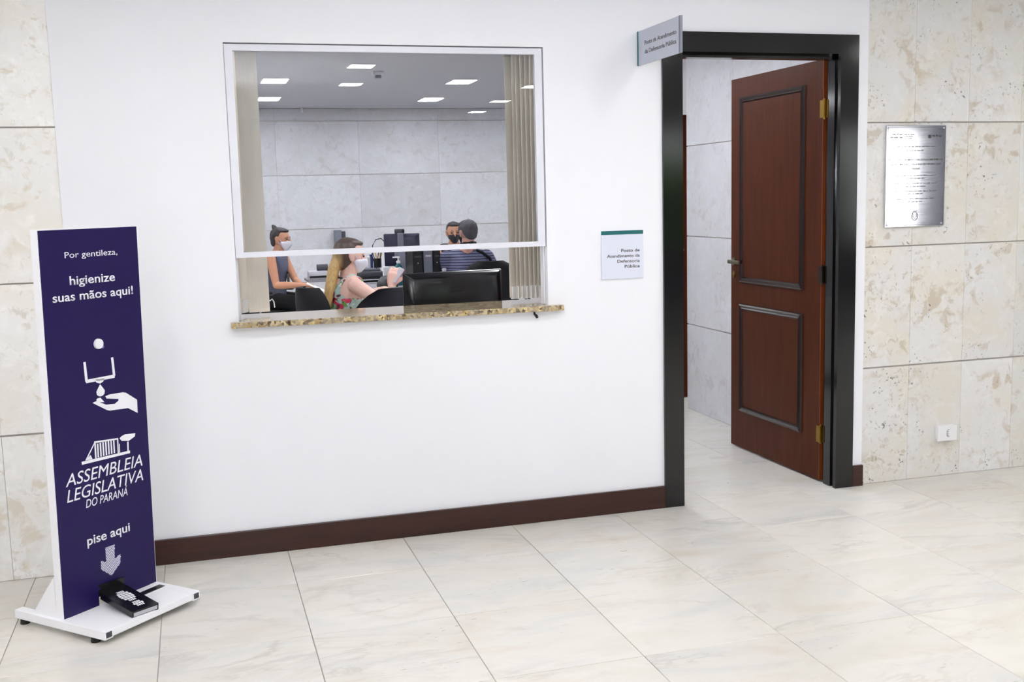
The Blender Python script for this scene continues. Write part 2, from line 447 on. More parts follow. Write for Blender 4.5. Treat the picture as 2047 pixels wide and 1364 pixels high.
        if parent is not None: o.parent = parent
        else: ROOT[o.name] = Matrix.Identity(4)
        return o

def at(o, loc):
    """give a top-level mesh its own origin"""
    loc = V(loc); o.data.transform(Matrix.Translation(-loc)); o.location = loc; ROOT[o.name] = Matrix.Translation(loc); return o
def tag(o, label, cat, group=None, kind=None):
    o['label'] = label; o['category'] = cat
    if group: o['group'] = group
    if kind: o['kind'] = kind
    return o
def thing(name, loc, label, cat, group=None, rz=0.0):
    o = bpy.data.objects.new(name, None); COL.objects.link(o)
    o.empty_display_size = 0.1; o.location = loc; o.rotation_euler = (0, 0, rz)
    ROOT[o.name] = Matrix.Translation(V(loc)) @ Matrix.Rotation(rz, 4, 'Z')
    return tag(o, label, cat, group)
def struct(o, label=None, cat=None):
    o['kind'] = 'structure'
    if label: o['label'] = label
    if cat: o['category'] = cat
    return o
def lab(o, t): o['label'] = t; return o
def dup(o, loc, rz=None, label=None):
    r = o.copy(); COL.objects.link(r); r.location = loc
    if rz is not None: r.rotation_euler = (0, 0, rz)
    ROOT[r.name] = Matrix.Translation(V(loc)) @ Matrix.Rotation(r.rotation_euler.z, 4, 'Z')
    if label: r['label'] = label
    def kids(src, dst):
        for ch in list(src.children):
            c = ch.copy(); COL.objects.link(c); c.parent = dst; kids(ch, c)
    kids(o, r)
    return r

_cap = None
def text(name, body, mat, parent, org, xd, yd, cap=None, width=None, align='LEFT', shear=0.0, bold=0.0, depth=0.0006, local=False):
    """raised lettering: org is the baseline start, xd/yd the reading and up directions"""
    global _cap
    def mesh_of(b):
        cu_ = bpy.data.curves.new('t', 'FONT'); cu_.body = b; cu_.size = 1; cu_.shear = shear; cu_.offset = bold; cu_.resolution_u = 4
        ob = bpy.data.objects.new('t', cu_); COL.objects.link(ob)
        dg = bpy.context.evaluated_depsgraph_get()
        me = bpy.data.meshes.new_from_object(ob.evaluated_get(dg))
        bpy.data.objects.remove(ob); bpy.data.curves.remove(cu_)
        return me
    if _cap is None:
        m = mesh_of('H'); _cap = max(v.co.y for v in m.vertices)
    me = mesh_of(body)
    x0 = min(v.co.x for v in me.vertices); x1 = max(v.co.x for v in me.vertices)
    sy = (cap / _cap) if cap else width / (x1 - x0)
    sx = width / (x1 - x0) if width else sy
    off = {'LEFT': -x0, 'RIGHT': -x1, 'CENTER': -(x0 + x1) / 2}[align]
    xd = V(xd).normalized(); yd = V(yd).normalized(); nd = xd.cross(yd)
    b = B(); b.bm.from_mesh(me); bpy.data.meshes.remove(me)
    r = bmesh.ops.extrude_face_region(b.bm, geom=b.bm.faces[:])
    top = [g for g in r['geom'] if isinstance(g, bmesh.types.BMVert)]
    for v in top: v.co.z += 1
    for v in b.bm.verts:
        v.co = V(org) + xd * ((v.co.x + off) * sx) + yd * (v.co.y * sy) + nd * (v.co.z * depth)
    bmesh.ops.recalc_face_normals(b.bm, faces=b.bm.faces[:])
    return b.obj(name, mat, parent, local=local)

# ------------------------------------------------------------------ THE SETTING
# hall: x -5..10, y -9..0 ; office behind the white wall: x -4..4.5, y 0.1..7.76
HX0, HX1, HY0 = -5.0, 10.0, -9.0
OX0, OX1, OY1 = -4.0, 4.5, 7.76
ZH, ZO = 2.5, 2.515
WL, WR = -1.945, 1.669                      # ends of the white painted wall
WX0, WX1, WZ0, WZ1 = -1.300, 0.042, 0.966, 2.112   # service window opening
DX0, DX1, DZ = 0.696, 1.512, 2.10           # doorway
TH = 0.10

def slab_mesh(name, mat, cells, gmat):
    """stone slabs: each cell = (corner, u vector, v vector, normal, thickness); mortar lies behind"""
    bm = bmesh.new(); lay = bm.faces.layers.float_color.new('slab') if hasattr(bm.faces.layers, 'float_color') else None
    me = bpy.data.meshes.new(name)
    verts = []; faces = []; cols = []; mats = []
    for c, u, v, n, t in cells:
        c, u, v, n = V(c), V(u), V(v), V(n)
        k = (random.random(), random.random(), random.random(), 1)
        i = len(verts); e = 0.0012
        un, vn = u.normalized() * e, v.normalized() * e
        verts += [c + un + vn + n * t, c + u - un + vn + n * t, c + u + v - un - vn + n * t, c + v + un - vn + n * t, c, c + u, c + u + v, c + v,
                  c + n * (t - e), c + u + n * (t - e), c + u + v + n * (t - e), c + v + n * (t - e)]
        fs = [(0, 1, 2, 3)]
        for a in range(4):
            b = (a + 1) % 4
            fs.append((8 + a, 8 + b, b, a)); fs.append((4 + a, 4 + b, 8 + b, 8 + a))
        for f in fs:
            faces.append([i + q for q in f]); cols.append(k); mats.append(0)
    bm.free()
    me.from_pydata(verts, [], faces)
    a = me.attributes.new('slab', 'FLOAT_COLOR', 'FACE')
    for j, k in enumerate(cols): a.data[j].color = k
    me.materials.append(mat); me.materials.append(gmat)
    return me
def with_mortar(me, boxes):
    bm = bmesh.new(); bm.from_mesh(me)
    for a, b in boxes:
        r = bmesh.ops.create_cube(bm, size=1)
        a = V(a); b = V(b)
        for v in r['verts']:
            v.co = V(((a.x + b.x) / 2 + v.co.x * (b.x - a.x), (a.y + b.y) / 2 + v.co.y * (b.y - a.y), (a.z + b.z) / 2 + v.co.z * (b.z - a.z)))
        for f in {f for v in r['verts'] for f in v.link_faces}: f.material_index = 1
    bm.to_mesh(me); bm.free(); return me
def link_mesh(name, me, parent=None):
    o = bpy.data.objects.new(name, me); COL.objects.link(o)
    if parent is not None: o.parent = parent
    else: ROOT[o.name] = Matrix.Identity(4)
    return o
COURSES = [0.0, 0.589, 1.185, 1.783, 2.380]
def clad(name, mat, org, ud, n, u0, u1, first, pitch, top, hgap=0.006, vgap=0.0010):
    """cladding on a vertical plane: runs along ud from u0 to u1"""
    cells = []; rows = COURSES + [top] if top > COURSES[-1] + 0.02 else COURSES[:-1] + [top]
    ud = V(ud); xs = []
    x = first
    while x > u0: x -= pitch
    while x < u1:
        if x > u0 + 0.01: xs.append(x)
        x += pitch
    xs = [u0] + xs + [u1]
    for z0, z1 in zip(rows, rows[1:]):
        for a, b in zip(xs, xs[1:]):
            cells.append((V(org) + ud * (a + vgap / 2) + V((0, 0, z0 + (hgap / 2 if z0 > 0 else 0.001))), ud * (b - a - vgap), V((0, 0, z1 - z0 - hgap)), n, 0.02))
    me = slab_mesh(name, mat, cells, M['grout'])
    o = V(org); nn = V(n)
    p0 = o + ud * u0; p1 = o + ud * u1 + V((0, 0, top)) + nn * 0.012
    q0 = o + ud * u0 - nn * 0.07
    lo = V([min(p0[i], p1[i], q0[i]) for i in range(3)]); hi = V([max(p0[i], p1[i], q0[i]) for i in range(3)])
    return struct(link_mesh(name, with_mortar(me, [(lo, hi)])))

# floor of square marble tiles with fine joints
def tiles(name, x0, x1, y0, y1):
    fx, fy, px, py, g = -2.152, -0.435, 0.4985, 0.5375, 0.0024
    xs = [x0]; ys = [y0]
    k = math.ceil((x0 - fx) / px + 0.02)
    while fx + k * px < x1 - 0.02: xs.append(fx + k * px); k += 1
    k = math.ceil((y0 - fy) / py + 0.02)
    while fy + k * py < y1 - 0.02: ys.append(fy + k * py); k += 1
    xs.append(x1); ys.append(y1)
    cells = []
    for a, b in zip(xs, xs[1:]):
        for c, d in zip(ys, ys[1:]):
            cells.append(((a + g / 2, c + g / 2, -0.02), (b - a - g, 0, 0), (0, d - c - g, 0), (0, 0, 1), 0.02))
    me = slab_mesh(name, M['marble'], cells, M['floor_grout'])
    return struct(link_mesh(name, with_mortar(me, [((x0, y0, -0.06), (x1, y1, -0.004))])), 'pale veined marble tile floor', 'floor')
tiles('floor', HX0 - 0.1, HX1 + 0.1, HY0, OY1)

# white painted wall with the service window and doorway cut out
b = B(); y0, y1 = -0.006, TH
for a, c in (((WL, 0), (WX0, ZH + 0.1)), ((WX0, 0), (WX1, WZ0)), ((WX0, WZ1), (WX1, ZH + 0.1)), ((WX1, 0), (DX0 - 0.02, ZH + 0.1)), ((DX0 - 0.02, DZ + 0.02), (DX1 + 0.02, ZH + 0.1)), ((DX1 + 0.02, 0), (WR, ZH + 0.1))):
    b.box((a[0], y0, a[1]), (c[0], y1, c[1]))
bmesh.ops.remove_doubles(b.bm, verts=b.bm.verts, dist=0.0005)
struct(b.obj('wall_front', M['white_wall']), 'white painted wall around the service window and door', 'wall')
struct(clad('wall_left', M['stone_left'], (0, 0.02, 0), (1, 0, 0), (0, -1, 0), HX0, WL, -2.232, 0.93, ZH + 0.08), 'cream travertine wall left of the white wall', 'wall')
struct(clad('wall_right', M['stone'], (0, 0.02, 0), (1, 0, 0), (0, -1, 0), WR, HX1, 1.938, 0.3137, ZH + 0.08), 'pitted travertine wall right of the door', 'wall')
# skirting
b = B(); b.box((WL, -0.022, 0.0), (0.598, -0.006, 0.106), 0.002)
struct(b.obj('baseboard_front', M['skirting']), 'dark brown baseboard along the white wall', 'baseboard')
b = B(); b.box((1.610, -0.022, 0.0), (WR, -0.006, 0.106), 0.002)
struct(b.obj('baseboard_right', M['skirting']), 'short dark brown baseboard right of the door', 'baseboard')

# hall ceiling, far walls and the garden window behind the camera
b = B(); b.box((HX0 - 0.1, HY0 - 0.1, ZH), (HX1 + 0.1, 0.0, ZH + 0.1)); struct(b.obj('ceiling', M['ceiling']), 'white hall ceiling', 'ceiling')
b = B()
GX0, GX1, GZ0, GZ1 = 3.9, 8.78, 0.75, 2.35
KX0, KX1 = -4.7, -1.7
for a, c in (((HX0, 0), (KX0, ZH)), ((KX0, 0), (KX1, GZ0)), ((KX0, GZ1), (KX1, ZH)), ((KX1, 0), (GX0, ZH)), ((GX0, 0), (GX1, GZ0)), ((GX0, GZ1), (GX1, ZH)), ((GX1, 0), (HX1, ZH))):
    b.box((a[0], HY0 - 0.1, a[1]), (c[0], HY0, c[1]))
struct(b.obj('wall_rear', M['rear_wall']), 'hall wall facing the service window', 'wall')
b = B(); b.box((HX0 - 0.1, HY0, 0), (HX0, 0, ZH)); struct(b.obj('wall_hall_left', M['white_wall']))
b = B(); b.box((HX1, HY0, 0), (HX1 + 0.1, 0, ZH)); struct(b.obj('wall_hall_right', M['white_wall']))
b = B()
for x in (GX0 + 0.03, 5.5, 7.1, GX1 - 0.03): b.box((x - 0.03, HY0 - 0.07, GZ0), (x + 0.03, HY0 - 0.02, GZ1))
for z in (GZ0 + 0.03, GZ1 - 0.03): b.box((GX0, HY0 - 0.07, z - 0.03), (GX1, HY0 - 0.02, z + 0.03))
struct(b.obj('window_2', M['black_wood']), 'dark framed hall window onto the garden', 'window')
b = B()
for x in (KX0 + 0.03, -3.2, KX1 - 0.03): b.box((x - 0.03, HY0 - 0.07, GZ0), (x + 0.03, HY0 - 0.02, GZ1))
for z in (GZ0 + 0.03, GZ1 - 0.03): b.box((KX0, HY0 - 0.07, z - 0.03), (KX1, HY0 - 0.02, z + 0.03))
struct(b.obj('window_added', M['black_wood']), 'second dark framed hall window, unseen, added to bring in more daylight', 'window')  # unseen opening added for more daylight on the white wall
b = B(); b.box((-12, -30, -0.3), (24, HY0 - 0.1, -0.08)); struct(b.obj('ground', M['ground']), 'garden ground outside the hall window', 'ground')
b = B()
rr = random.Random(3)
for k in range(84):
    x = rr.uniform(4.2, 8.75); z = rr.uniform(0.1, 2.05)
    b.ball((x, -10.9 + rr.uniform(-0.3, 0.3), z), (rr.uniform(0.2, 0.42),) * 3, 2)
hd = b.obj('garden_hedge', M['hedge'], remesh=0.05, sm=1)
tag(hd, 'green garden hedge outside the hall window, mirrored in the black door frame', 'hedge', kind='stuff')

# office shell
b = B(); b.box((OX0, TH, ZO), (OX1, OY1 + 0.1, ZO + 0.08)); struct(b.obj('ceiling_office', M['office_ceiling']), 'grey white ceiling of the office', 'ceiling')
struct(clad('wall_back', M['stone_office'], (0, OY1 + 0.02, 0), (1, 0, 0), (0, -1, 0), OX0, OX1, 0.40, 0.92, ZO, hgap=0.006, vgap=0.0015), 'grey travertine wall at the back of the office', 'wall')
b = B(); b.box((OX0 - 0.1, TH, 0), (OX0, OY1, ZO)); struct(b.obj('wall_office_left', M['white_wall']))
b = B(); b.box((OX1, 2.56, 0), (OX1 + 0.1, OY1, ZO)); struct(b.obj('wall_office_right', M['white_wall']))
# travertine pier beside the open door
struct(clad('wall_entry_right', M['stone_office'], (1.765, 0, 0), (0, 1, 0), (-1, 0, 0), TH, 2.13, 1.476, 0.655, ZO, hgap=0.005, vgap=0.0015), 'travertine wall seen through the open door', 'wall')
# white partition with a second brown door behind the pier
b = B()
b.box((1.10, 2.47, 0), (1.12, 2.57, ZO)); b.box((1.12, 2.47, 2.02), (1.95, 2.57, ZO)); b.box((1.95, 2.47, 0), (OX1, 2.57, ZO))
struct(b.obj('wall_partition', M['white_wall']), 'white partition wall beyond the entry', 'wall')
b = B(); b.box((1.12, 2.485, 0.006), (1.95, 2.525, 2.018), 0.002)
d2 = b.obj('door_2', M['mahogany']); at(d2, (1.12, 2.485, 0)); struct(d2, 'narrow strip of a brown door seen past the left post', 'door')
b = B(); b.cyl((1.872, 2.485, 1.075), (1.872, 2.45, 1.075), 0.008); b.cyl((1.872, 2.45, 1.075), (1.79, 2.45, 1.075), 0.008)
b.obj('door_handle', M['handle_metal'], d2, True)

# ------------------------------------------------------------------ service window sash (raised)
win = bpy.data.objects.new('window_1', None); COL.objects.link(win); win.location = (-0.63, 0, 1.0)
ROOT['window_1'] = Matrix.Translation(V((-0.63, 0, 1.0)))
struct(win, 'white aluminium sash window raised above the granite sill', 'window')
b = B()
sx0, sx1, sz0, sz1 = -1.298, 0.037, 1.252, 2.107
st = 0.033; ya, yb = 0.002, 0.028
# mitred sash frame
for poly in ([(sx0, sz0), (sx1, sz0), (sx1 - st, sz0 + 0.022), (sx0 + st, sz0 + 0.022)],
             [(sx0, sz1), (sx0 + st, sz1 - 0.026), (sx1 - st, sz1 - 0.026), (sx1, sz1)],
             [(sx0, sz0), (sx0 + st, sz0 + 0.022), (sx0 + st, sz1 - 0.026), (sx0, sz1)],
             [(sx1, sz0), (sx1, sz1), (sx1 - st, sz1 - 0.026), (sx1 - st, sz0 + 0.022)]):
    b.prism([(x, ya, z) for x, z in poly], (0, yb - ya, 0))
b.obj('sash_frame', M['alu'], win)
b = B(); b.box((sx0 + st - 0.004, 0.013, sz0 + 0.018), (sx1 - st + 0.004, 0.0135, sz1 - 0.022))
bmg = b.bm
# a single reflecting sheet
bmesh.ops.delete(bmg, geom=[f for f in bmg.faces if f.normal.y > -0.5], context='FACES')
b.obj('pane', M['glass'], win)
b = B()
b.box((sx0 - 0.001, 0.030, WZ0 + 0.026), (sx0 + 0.008, 0.05, WZ1), 0.001); b.box((sx1 - 0.003, 0.030, WZ0 + 0.026), (sx1 + 0.004, 0.05, WZ1), 0.001)
b.box((sx0, 0.030, WZ1 - 0.02), (sx1, 0.05, WZ1 - 0.001), 0.001)
b.obj('track', M['alu'], win)

# granite sill
b = B(); b.box((-1.333, -0.045, 0.966), (0.104, 0.31, 0.990), 0.003)
sl = b.obj('window_sill', M['granite']); at(sl, (-0.61, 0, 0.966))
tag(sl, 'speckled brown granite sill under the service window', 'sill')
b = B(); b.tube([(-0.026, -0.006, 0.968), (-0.028, -0.018, 0.955), (-0.020, -0.022, 0.945), (-0.016, -0.02, 0.938)], [0.004, 0.005, 0.007, 0.006])
lk = b.obj('latch', M['black_plastic'], smooth=True); at(lk, (-0.026, -0.006, 0.94)); tag(lk, 'tiny black latch under the right end of the granite sill', 'latch')

# vertical blind drawn to both sides
vb = thing('vertical_blind', (-0.6, 0.22, 2.14), 'cream vertical blind drawn aside behind the service window', 'blind')
b = B(); b.box((-1.45, 0.14, 2.15), (0.25, 0.19 + 0.06, 2.19), 0.004); b.obj('headrail', M['alu'], vb)
def slat(x, y, ang, wd=0.089, zb=1.012, clip=True):
    xf = Matrix.Translation((x, y, 0)) @ Matrix.Rotation(ang, 4, 'Z')
    b = B(xf); 
    n = 6; pts = []
    for i in range(n + 1):
        u = -wd / 2 + wd * i / n
        pts.append((u, 0.006 * (1 - (2 * i / n - 1) ** 2), zb))
    t = [(p[0], p[1] + 0.0012, p[2]) for p in pts[::-1]]
    b.prism(pts + t, (0, 0, 2.15 - zb))
    s = b.obj('slat', M['blind'], vb)
    b = B(xf); ww = 0.30 if clip else 0.5; b.box((-wd * ww, -0.003, zb - 0.008), (wd * ww, 0.0095, zb + (0.05 if clip else 0.010)), 0.001)
    b.obj('weight', M['white_plastic'] if clip else M['blind'], s)
slat(-1.203, 0.225, R_(4), clip=False); slat(-1.262, 0.23, R_(62)); slat(-1.292, 0.232, R_(66)); slat(-1.318, 0.232, R_(70))
for i, x in enumerate([-0.040, -0.016, 0.004, 0.025, 0.046, 0.067, 0.089, 0.110, 0.13]):
    slat(x, 0.222, R_(48 - random.uniform(-5, 5) - (14 if i == 0 else 0)))
b = B(); b.tube([(-1.158, 0.225, 1.05), (-1.147, 0.224, 1.058), (-1.140, 0.224, 1.045), (-1.138, 0.224, 1.02)], 0.0025, 8); b.obj('chain', M['white_plastic'], vb, True)

# ------------------------------------------------------------------ door frame and door
def casing(poly): return B().prism([(x, -0.020, z) for x, z in poly], (0, 0.024, 0))
b = casing([(0.599, 0), (0.696, 0), (0.696, DZ), (0.599, 2.189)]); b.box((0.676, 0.0, 0), (0.696, TH + 0.01, DZ))
fr = b.obj('trim_1', M['black_wood']); struct(fr, 'glossy black wooden frame around the doorway', 'door frame')
b = casing([(1.512, 0), (1.609, 0), (1.609, 2.189), (1.512, DZ)]); b.box((1.524, 0.0, 0), (1.56, TH + 0.01, DZ)); b.box((1.512, 0.03, 0), (1.53, 0.088, DZ - 0.02)); b.obj('post', M['black_wood'], fr)
b = casing([(0.599, 2.189), (0.696, DZ), (1.512, DZ), (1.609, 2.189)]); b.box((0.696, 0.0, DZ), (1.53, TH + 0.01, DZ + 0.03)); b.box((0.696, 0.03, DZ - 0.018), (1.512, 0.09, DZ + 0.004)); b.obj('header', M['black_wood'], fr)

dr = bpy.data.objects.new('door_1', None); COL.objects.link(dr); dr.location = (1.508, 0.115, 0); ROOT['door_1'] = Matrix.Translation(V(dr.location))
struct(dr, 'mahogany panelled door standing open into the office', 'door')
DXF = Matrix.Translation((1.506, 0.118, 0)) @ Matrix.Rotation(R_(0.9), 4, 'Z')   # local: +y along the leaf, +x thickness
LW = 0.905
b = B(DXF); b.box((0, 0.004, 0.010), (0.036, LW, 2.094), 0.002)
leaf = b.obj('leaf', M['mahogany'], dr)
b = B(DXF); b.box((0.0005, 0.0, 0.010), (0.036, 0.006, 2.094), 0.001); lab(b.obj('leaf_edge', M['mahogany_edge'], leaf), 'lighter orange brown hinge edge')
def mould(y0, y1, z0, z1):
    b = B(DXF); wd = 0.036
    prof = [(0.0, 0.0), (-0.010, 0.004), (-0.014, 0.012), (-0.008, 0.022), (-0.011, 0.028), (-0.004, 0.034), (0.002, 0.036)]
    c = [(y0, z0), (y1, z0), (y1, z1), (y0, z1)]
    t = bmesh.new(); rings = []
    for x, o in prof:
        rings.append([t.verts.new((x, p[0] + (o if p[0] == y0 else -o), p[1] + (o if p[1] == z0 else -o))) for p in c])
    for r0, r1 in zip(rings, rings[1:]):
        for k in range(4): t.faces.new((r0[k], r0[(k + 1) % 4], r1[(k + 1) % 4], r1[k]))
    bmesh.ops.recalc_face_normals(t, faces=t.faces[:]); b._add(t)
    m = b.obj('panel_moulding', M['moulding'], leaf)
    b = B(DXF); b.box((-0.004, y0 + 0.034, z0 + 0.034), (0.002, y1 - 0.034, z1 - 0.034), 0.002); b.obj('field', M['mahogany'], m)
mould(0.155, 0.800, 0.962, 1.990); mould(0.160, 0.800, 0.222, 0.845)
b = B(DXF); b.cyl((0, 0.862, 1.078), (-0.012, 0.862, 1.078), 0.022); b.cyl((-0.01, 0.862, 1.078), (-0.035, 0.862, 1.078), 0.0095); b.box((-0.044, 0.745, 1.068), (-0.030, 0.874, 1.090), 0.005)
lab(b.obj('handle', M['handle_metal'], leaf, True), 'worn metal lever handle')
b = B(DXF); b.cyl((0, 0.866, 1.01), (-0.006, 0.866, 1.01), 0.014); b.box((-0.008, 0.862, 0.985), (0, 0.872, 1.012), 0.002); b.obj('lock', M['brass'], leaf, True)
for z, m in ((1.858, 'brass'), (1.053, 'dark_bronze'), (0.25, 'brass')):
    b = B(); b.cyl((1.507, 0.108, z - 0.045), (1.507, 0.108, z + 0.045), 0.007); b.cyl((1.507, 0.108, z - 0.05), (1.507, 0.108, z + 0.05), 0.004)
    b.box((1.511, 0.112, z - 0.042), (1.538, 0.119, z + 0.042)); b.box((1.484 + 0.026, 0.088, z - 0.042), (1.530, 0.094, z + 0.042)); b.box((1.4985, 0.10, z - 0.042), (1.5085, 0.135, z + 0.042))
    h = b.obj('hinge', M[m], dr, True)
    if m != 'brass': lab(h, 'dark middle hinge')

# ------------------------------------------------------------------ signs
sg = thing('wall_sign', (0.395, -0.006, 1.2), 'small pale grey wall sign with teal top stripe between window and door', 'sign')
b = B(); b.box((0.295, -0.016, 1.092), (0.497, -0.006, 1.309), 0.0015); b.obj('plate', M['sign_pale'], sg)
b = B(); b.box((0.2945, -0.0175, 1.292), (0.4975, -0.0155, 1.3095), 0.0005); b.obj('stripe', M['teal'], sg)
for s, x0, z in (('Posto de', 0.390, 1.213), ('Atendimento da', 0.321, 1.189), ('Defensoria', 0.371, 1.165), ('Pública', 0.406, 1.141)):
    text('lettering', s, M['ink'], sg, (0.480, -0.016, z), (1, 0, 0), (0, 0, 1), cap=0.0135, width=0.480 - x0, align='RIGHT', bold=0.012)

ps = thing('projecting_sign', (0.484, -0.006, 2.11), 'silver sign projecting from the wall above the left door post', 'sign')
b = B(); b.box((0.484, -0.445, 2.036), (0.492, -0.014, 2.184), 0.001); b.obj('plate', M['sign_grey'], ps)
b = B(); b.box((0.481, -0.016, 2.036), (0.495, -0.006, 2.184), 0.001); lab(b.obj('mounting_strip', M['teal'], ps), 'dark teal edge strip on the wall')
b = B(); b.box((0.4825, -0.447, 2.036), (0.4935, -0.432, 2.184), 0.001); b.obj('end_strip', M['grey_plastic'], ps)
text('lettering', 'Posto de Atendimento', M['ink'], ps, (0.4838, -0.085, 2.117), (0, -1, 0), (0, 0, 1), cap=0.018, width=0.322, bold=0.004)
text('lettering', 'da Defensoria Pública', M['ink'], ps, (0.4838, -0.085, 2.079), (0, -1, 0), (0, 0, 1), cap=0.018, width=0.322, bold=0.004)

pq = thing('plaque', (1.942, -0.0, 1.52), 'brushed steel dedication plaque screwed to the travertine wall', 'plaque')
b = B(); b.box((1.772, -0.012, 1.278), (2.112, 0.0, 1.768), 0.002); b.obj('plate', M['steel_plaque'], pq)
b = B()
for a, c in (((1.780, 1.286), (2.104, 1.2875)), ((1.780, 1.7585), (2.104, 1.760)), ((1.780, 1.286), (1.7815, 1.760)), ((2.1025, 1.286), (2.104, 1.760))):
    b.box((a[0], -0.0126, a[1]), (c[0], -0.0118, c[1]))
b.obj('border', M['ink_soft'], pq)
def dashes(rows, name, mat):
    """engraved lines too small to read: rows of short strokes of uneven height"""
    b = B(); rg = random.Random(11)
    for x0, x1, z, h in rows:
        x = x0
        while x < x1 - 0.003:
            wl = min(rg.uniform(0.010, 0.032), x1 - x)
            xe = x + wl; q = x
            while q < xe - 0.0016:
                hh = h * rg.uniform(0.6, 1.0)
                b.box((q, -0.0126, z), (q + 0.0011, -0.0118, z + hh)); b.box((q, -0.0126, z + (hh - 0.0008) * rg.choice((0, 0.5, 1))), (q + 0.0024, -0.0118, z + (hh - 0.0008) * 0.5 + 0.0008))
                q += 0.0032
            x = xe + 0.004
    return b.obj(name, mat, pq)
dashes([(1.83, 2.055, 1.664, 0.006), (1.885, 1.985, 1.645, 0.006), (1.83, 2.06, 1.524, 0.006), (1.892, 2.0, 1.511, 0.006), (1.822, 2.066, 1.487, 0.006), (1.886, 2.0, 1.472, 0.006), (1.826, 2.064, 1.449, 0.006), (1.9, 1.986, 1.436, 0.006), (1.84, 2.05, 1.412, 0.006), (1.902, 1.982, 1.398, 0.006)], 'engraving', M['ink_soft'])
dashes([(1.806, 1.865, 1.722, 0.008), (1.795, 1.865, 1.708, 0.009), (1.87, 1.93, 1.722, 0.006), (1.87, 1.925, 1.713, 0.005), (1.87, 1.92, 1.704, 0.005)], 'emblem', M['ink'])
dashes([(2.03, 2.085, 1.712, 0.012)], 'emblem', M['ink'])
b = B(); b.box((2.010, -0.0126, 1.706), (2.026, -0.0118, 1.722)); b.obj('emblem', M['ink'], pq)
text('lettering', 'POSTO DE ATENDIMENTO DA DEFENSORIA PÚBLICA', M['ink'], pq, (1.789, -0.012, 1.599), (1, 0, 0), (0, 0, 1), cap=0.0088, width=0.306, bold=0.01)
text('lettering', 'NA ASSEMBLEIA LEGISLATIVA DO ESTADO DO', M['ink'], pq, (1.800, -0.012, 1.577), (1, 0, 0), (0, 0, 1), cap=0.0088, width=0.284, bold=0.01)
text('lettering', 'PARANÁ', M['ink'], pq, (1.942, -0.012, 1.556), (1, 0, 0), (0, 0, 1), cap=0.0088, width=0.046, align='CENTER', bold=0.01)
b = B()   # small coat-of-arms outline
ring = [(1.942 + 0.017 * math.cos(t), 1.330 + 0.020 * math.sin(t)) for t in [PI * 2 * k / 24 for k in range(25)]]
b.tube([(x, -0.0124, z) for x, z in ring], 0.0016, 6)
b.tube([(1.932, -0.0124, 1.342), (1.932, -0.0124, 1.326), (1.942, -0.0124, 1.318), (1.952, -0.0124, 1.326), (1.952, -0.0124, 1.342)], 0.0014, 6)
b.box((1.929, -0.0130, 1.352), (1.955, -0.0118, 1.356))
b.obj('crest', M['ink_soft'], pq)
for x in (1.785, 2.099):
    for z in (1.291, 1.755): b = B(); b.cyl((x, -0.011, z), (x, -0.0145, z), 0.004); b.obj('screw', M['chrome'], pq, True)

ol = thing('wall_outlet', (2.157, 0, 0.23), 'white power outlet box low on the travertine wall', 'outlet')
b = B(); b.box((2.102, -0.024, 0.196), (2.204, 0.0, 0.268), 0.003); b.obj('back_box', M['white_plastic'], ol)
b = B(); b.box((2.097, -0.034, 0.188), (2.209, -0.022, 0.266), 0.003); b.obj('cover_plate', M['white_plastic'], ol)
b = B(); b.tube([(2.1535 + dx, -0.0342, 0.228 + dz) for dx, dz in [(0.010, 0.017), (0, 0.019), (-0.006, 0.010), (-0.006, -0.010), (0, -0.019), (0.010, -0.017)]], 0.0014, 6)
for dz in (0.010, 0.0, -0.010): b.cyl((2.1535, -0.034, 0.228 + dz), (2.1535, -0.0352, 0.228 + dz), 0.003, seg=10)
b.obj('socket', M['grey_plastic'], ol)

# ------------------------------------------------------------------ hand sanitiser stand
ux = V((0.7154, 0.6987, 0)); nx = V((0.6987, -0.7154, 0))
ang = math.atan2(ux.y, ux.x)
stn = thing('sanitizer_stand', (-1.975, -0.66, 0), 'white pedal stand with tall purple hand sanitizing panel', 'sanitizer stand', rz=ang)
# local: x along the panel, -y towards the reader, z up
PH = 1.352; PW = 0.42; PZ = 0.05
LEAN = Matrix.Translation((0, 0, PZ)) @ Matrix.Rotation(R_(1.15), 4, 'X')    # panel pitches very slightly towards the reader
def L(bb): return bb
b = B(LEAN)
nx0, nx1, nz1 = 0.152, 0.258, 0.056
for a, c in (((0, 0), (nx0, PH)), ((nx1, 0), (PW, PH)), ((nx0, nz1), (nx1, PH))):
    b.box((a[0], 0.0, a[1]), (c[0], 0.034, c[1]))
bmesh.ops.remove_doubles(b.bm, verts=b.bm.verts, dist=0.0004)
b.obj('column', M['white_metal'], stn, local=True)
b = B(LEAN); e = 0.003
for a, c in (((e, 0.0), (nx0, PH - e)), ((nx1, 0.0), (PW - e, PH - e)), ((nx0, nz1), (nx1, PH - e))):
    b.box((a[0], -0.0016, a[1]), (c[0], 0.001, c[1]))
bmesh.ops.remove_doubles(b.bm, verts=b.bm.verts, dist=0.0004)
pn = b.obj('printed_panel', M['panel_blue'], stn, local=True)
lab(pn, 'purple navy printed face with white lettering')
PY = -0.0016
def lp(u, v, d=0.0): return LEAN @ V((u, PY - d, v))
XD = (LEAN.to_3x3() @ V((1, 0, 0))); YD = (LEAN.to_3x3() @ V((0, 0, 1))); ND = (LEAN.to_3x3() @ V((0, -1, 0)))
def ptext(s, u, v, wd, cap, **kw):
    return text('lettering', s, M['print_white'], pn, lp(u, v), XD, YD, cap=cap, width=wd, local=True, depth=0.0004, **kw)
ptext('Por gentileza,', 0.1015, 1.2525, 0.2225, 0.0206)
ptext('higienize', 0.1152, 1.160, 0.192, 0.030, bold=0.012)
ptext('suas mãos aqui!', 0.0427, 1.106, 0.342, 0.030, bold=0.012)
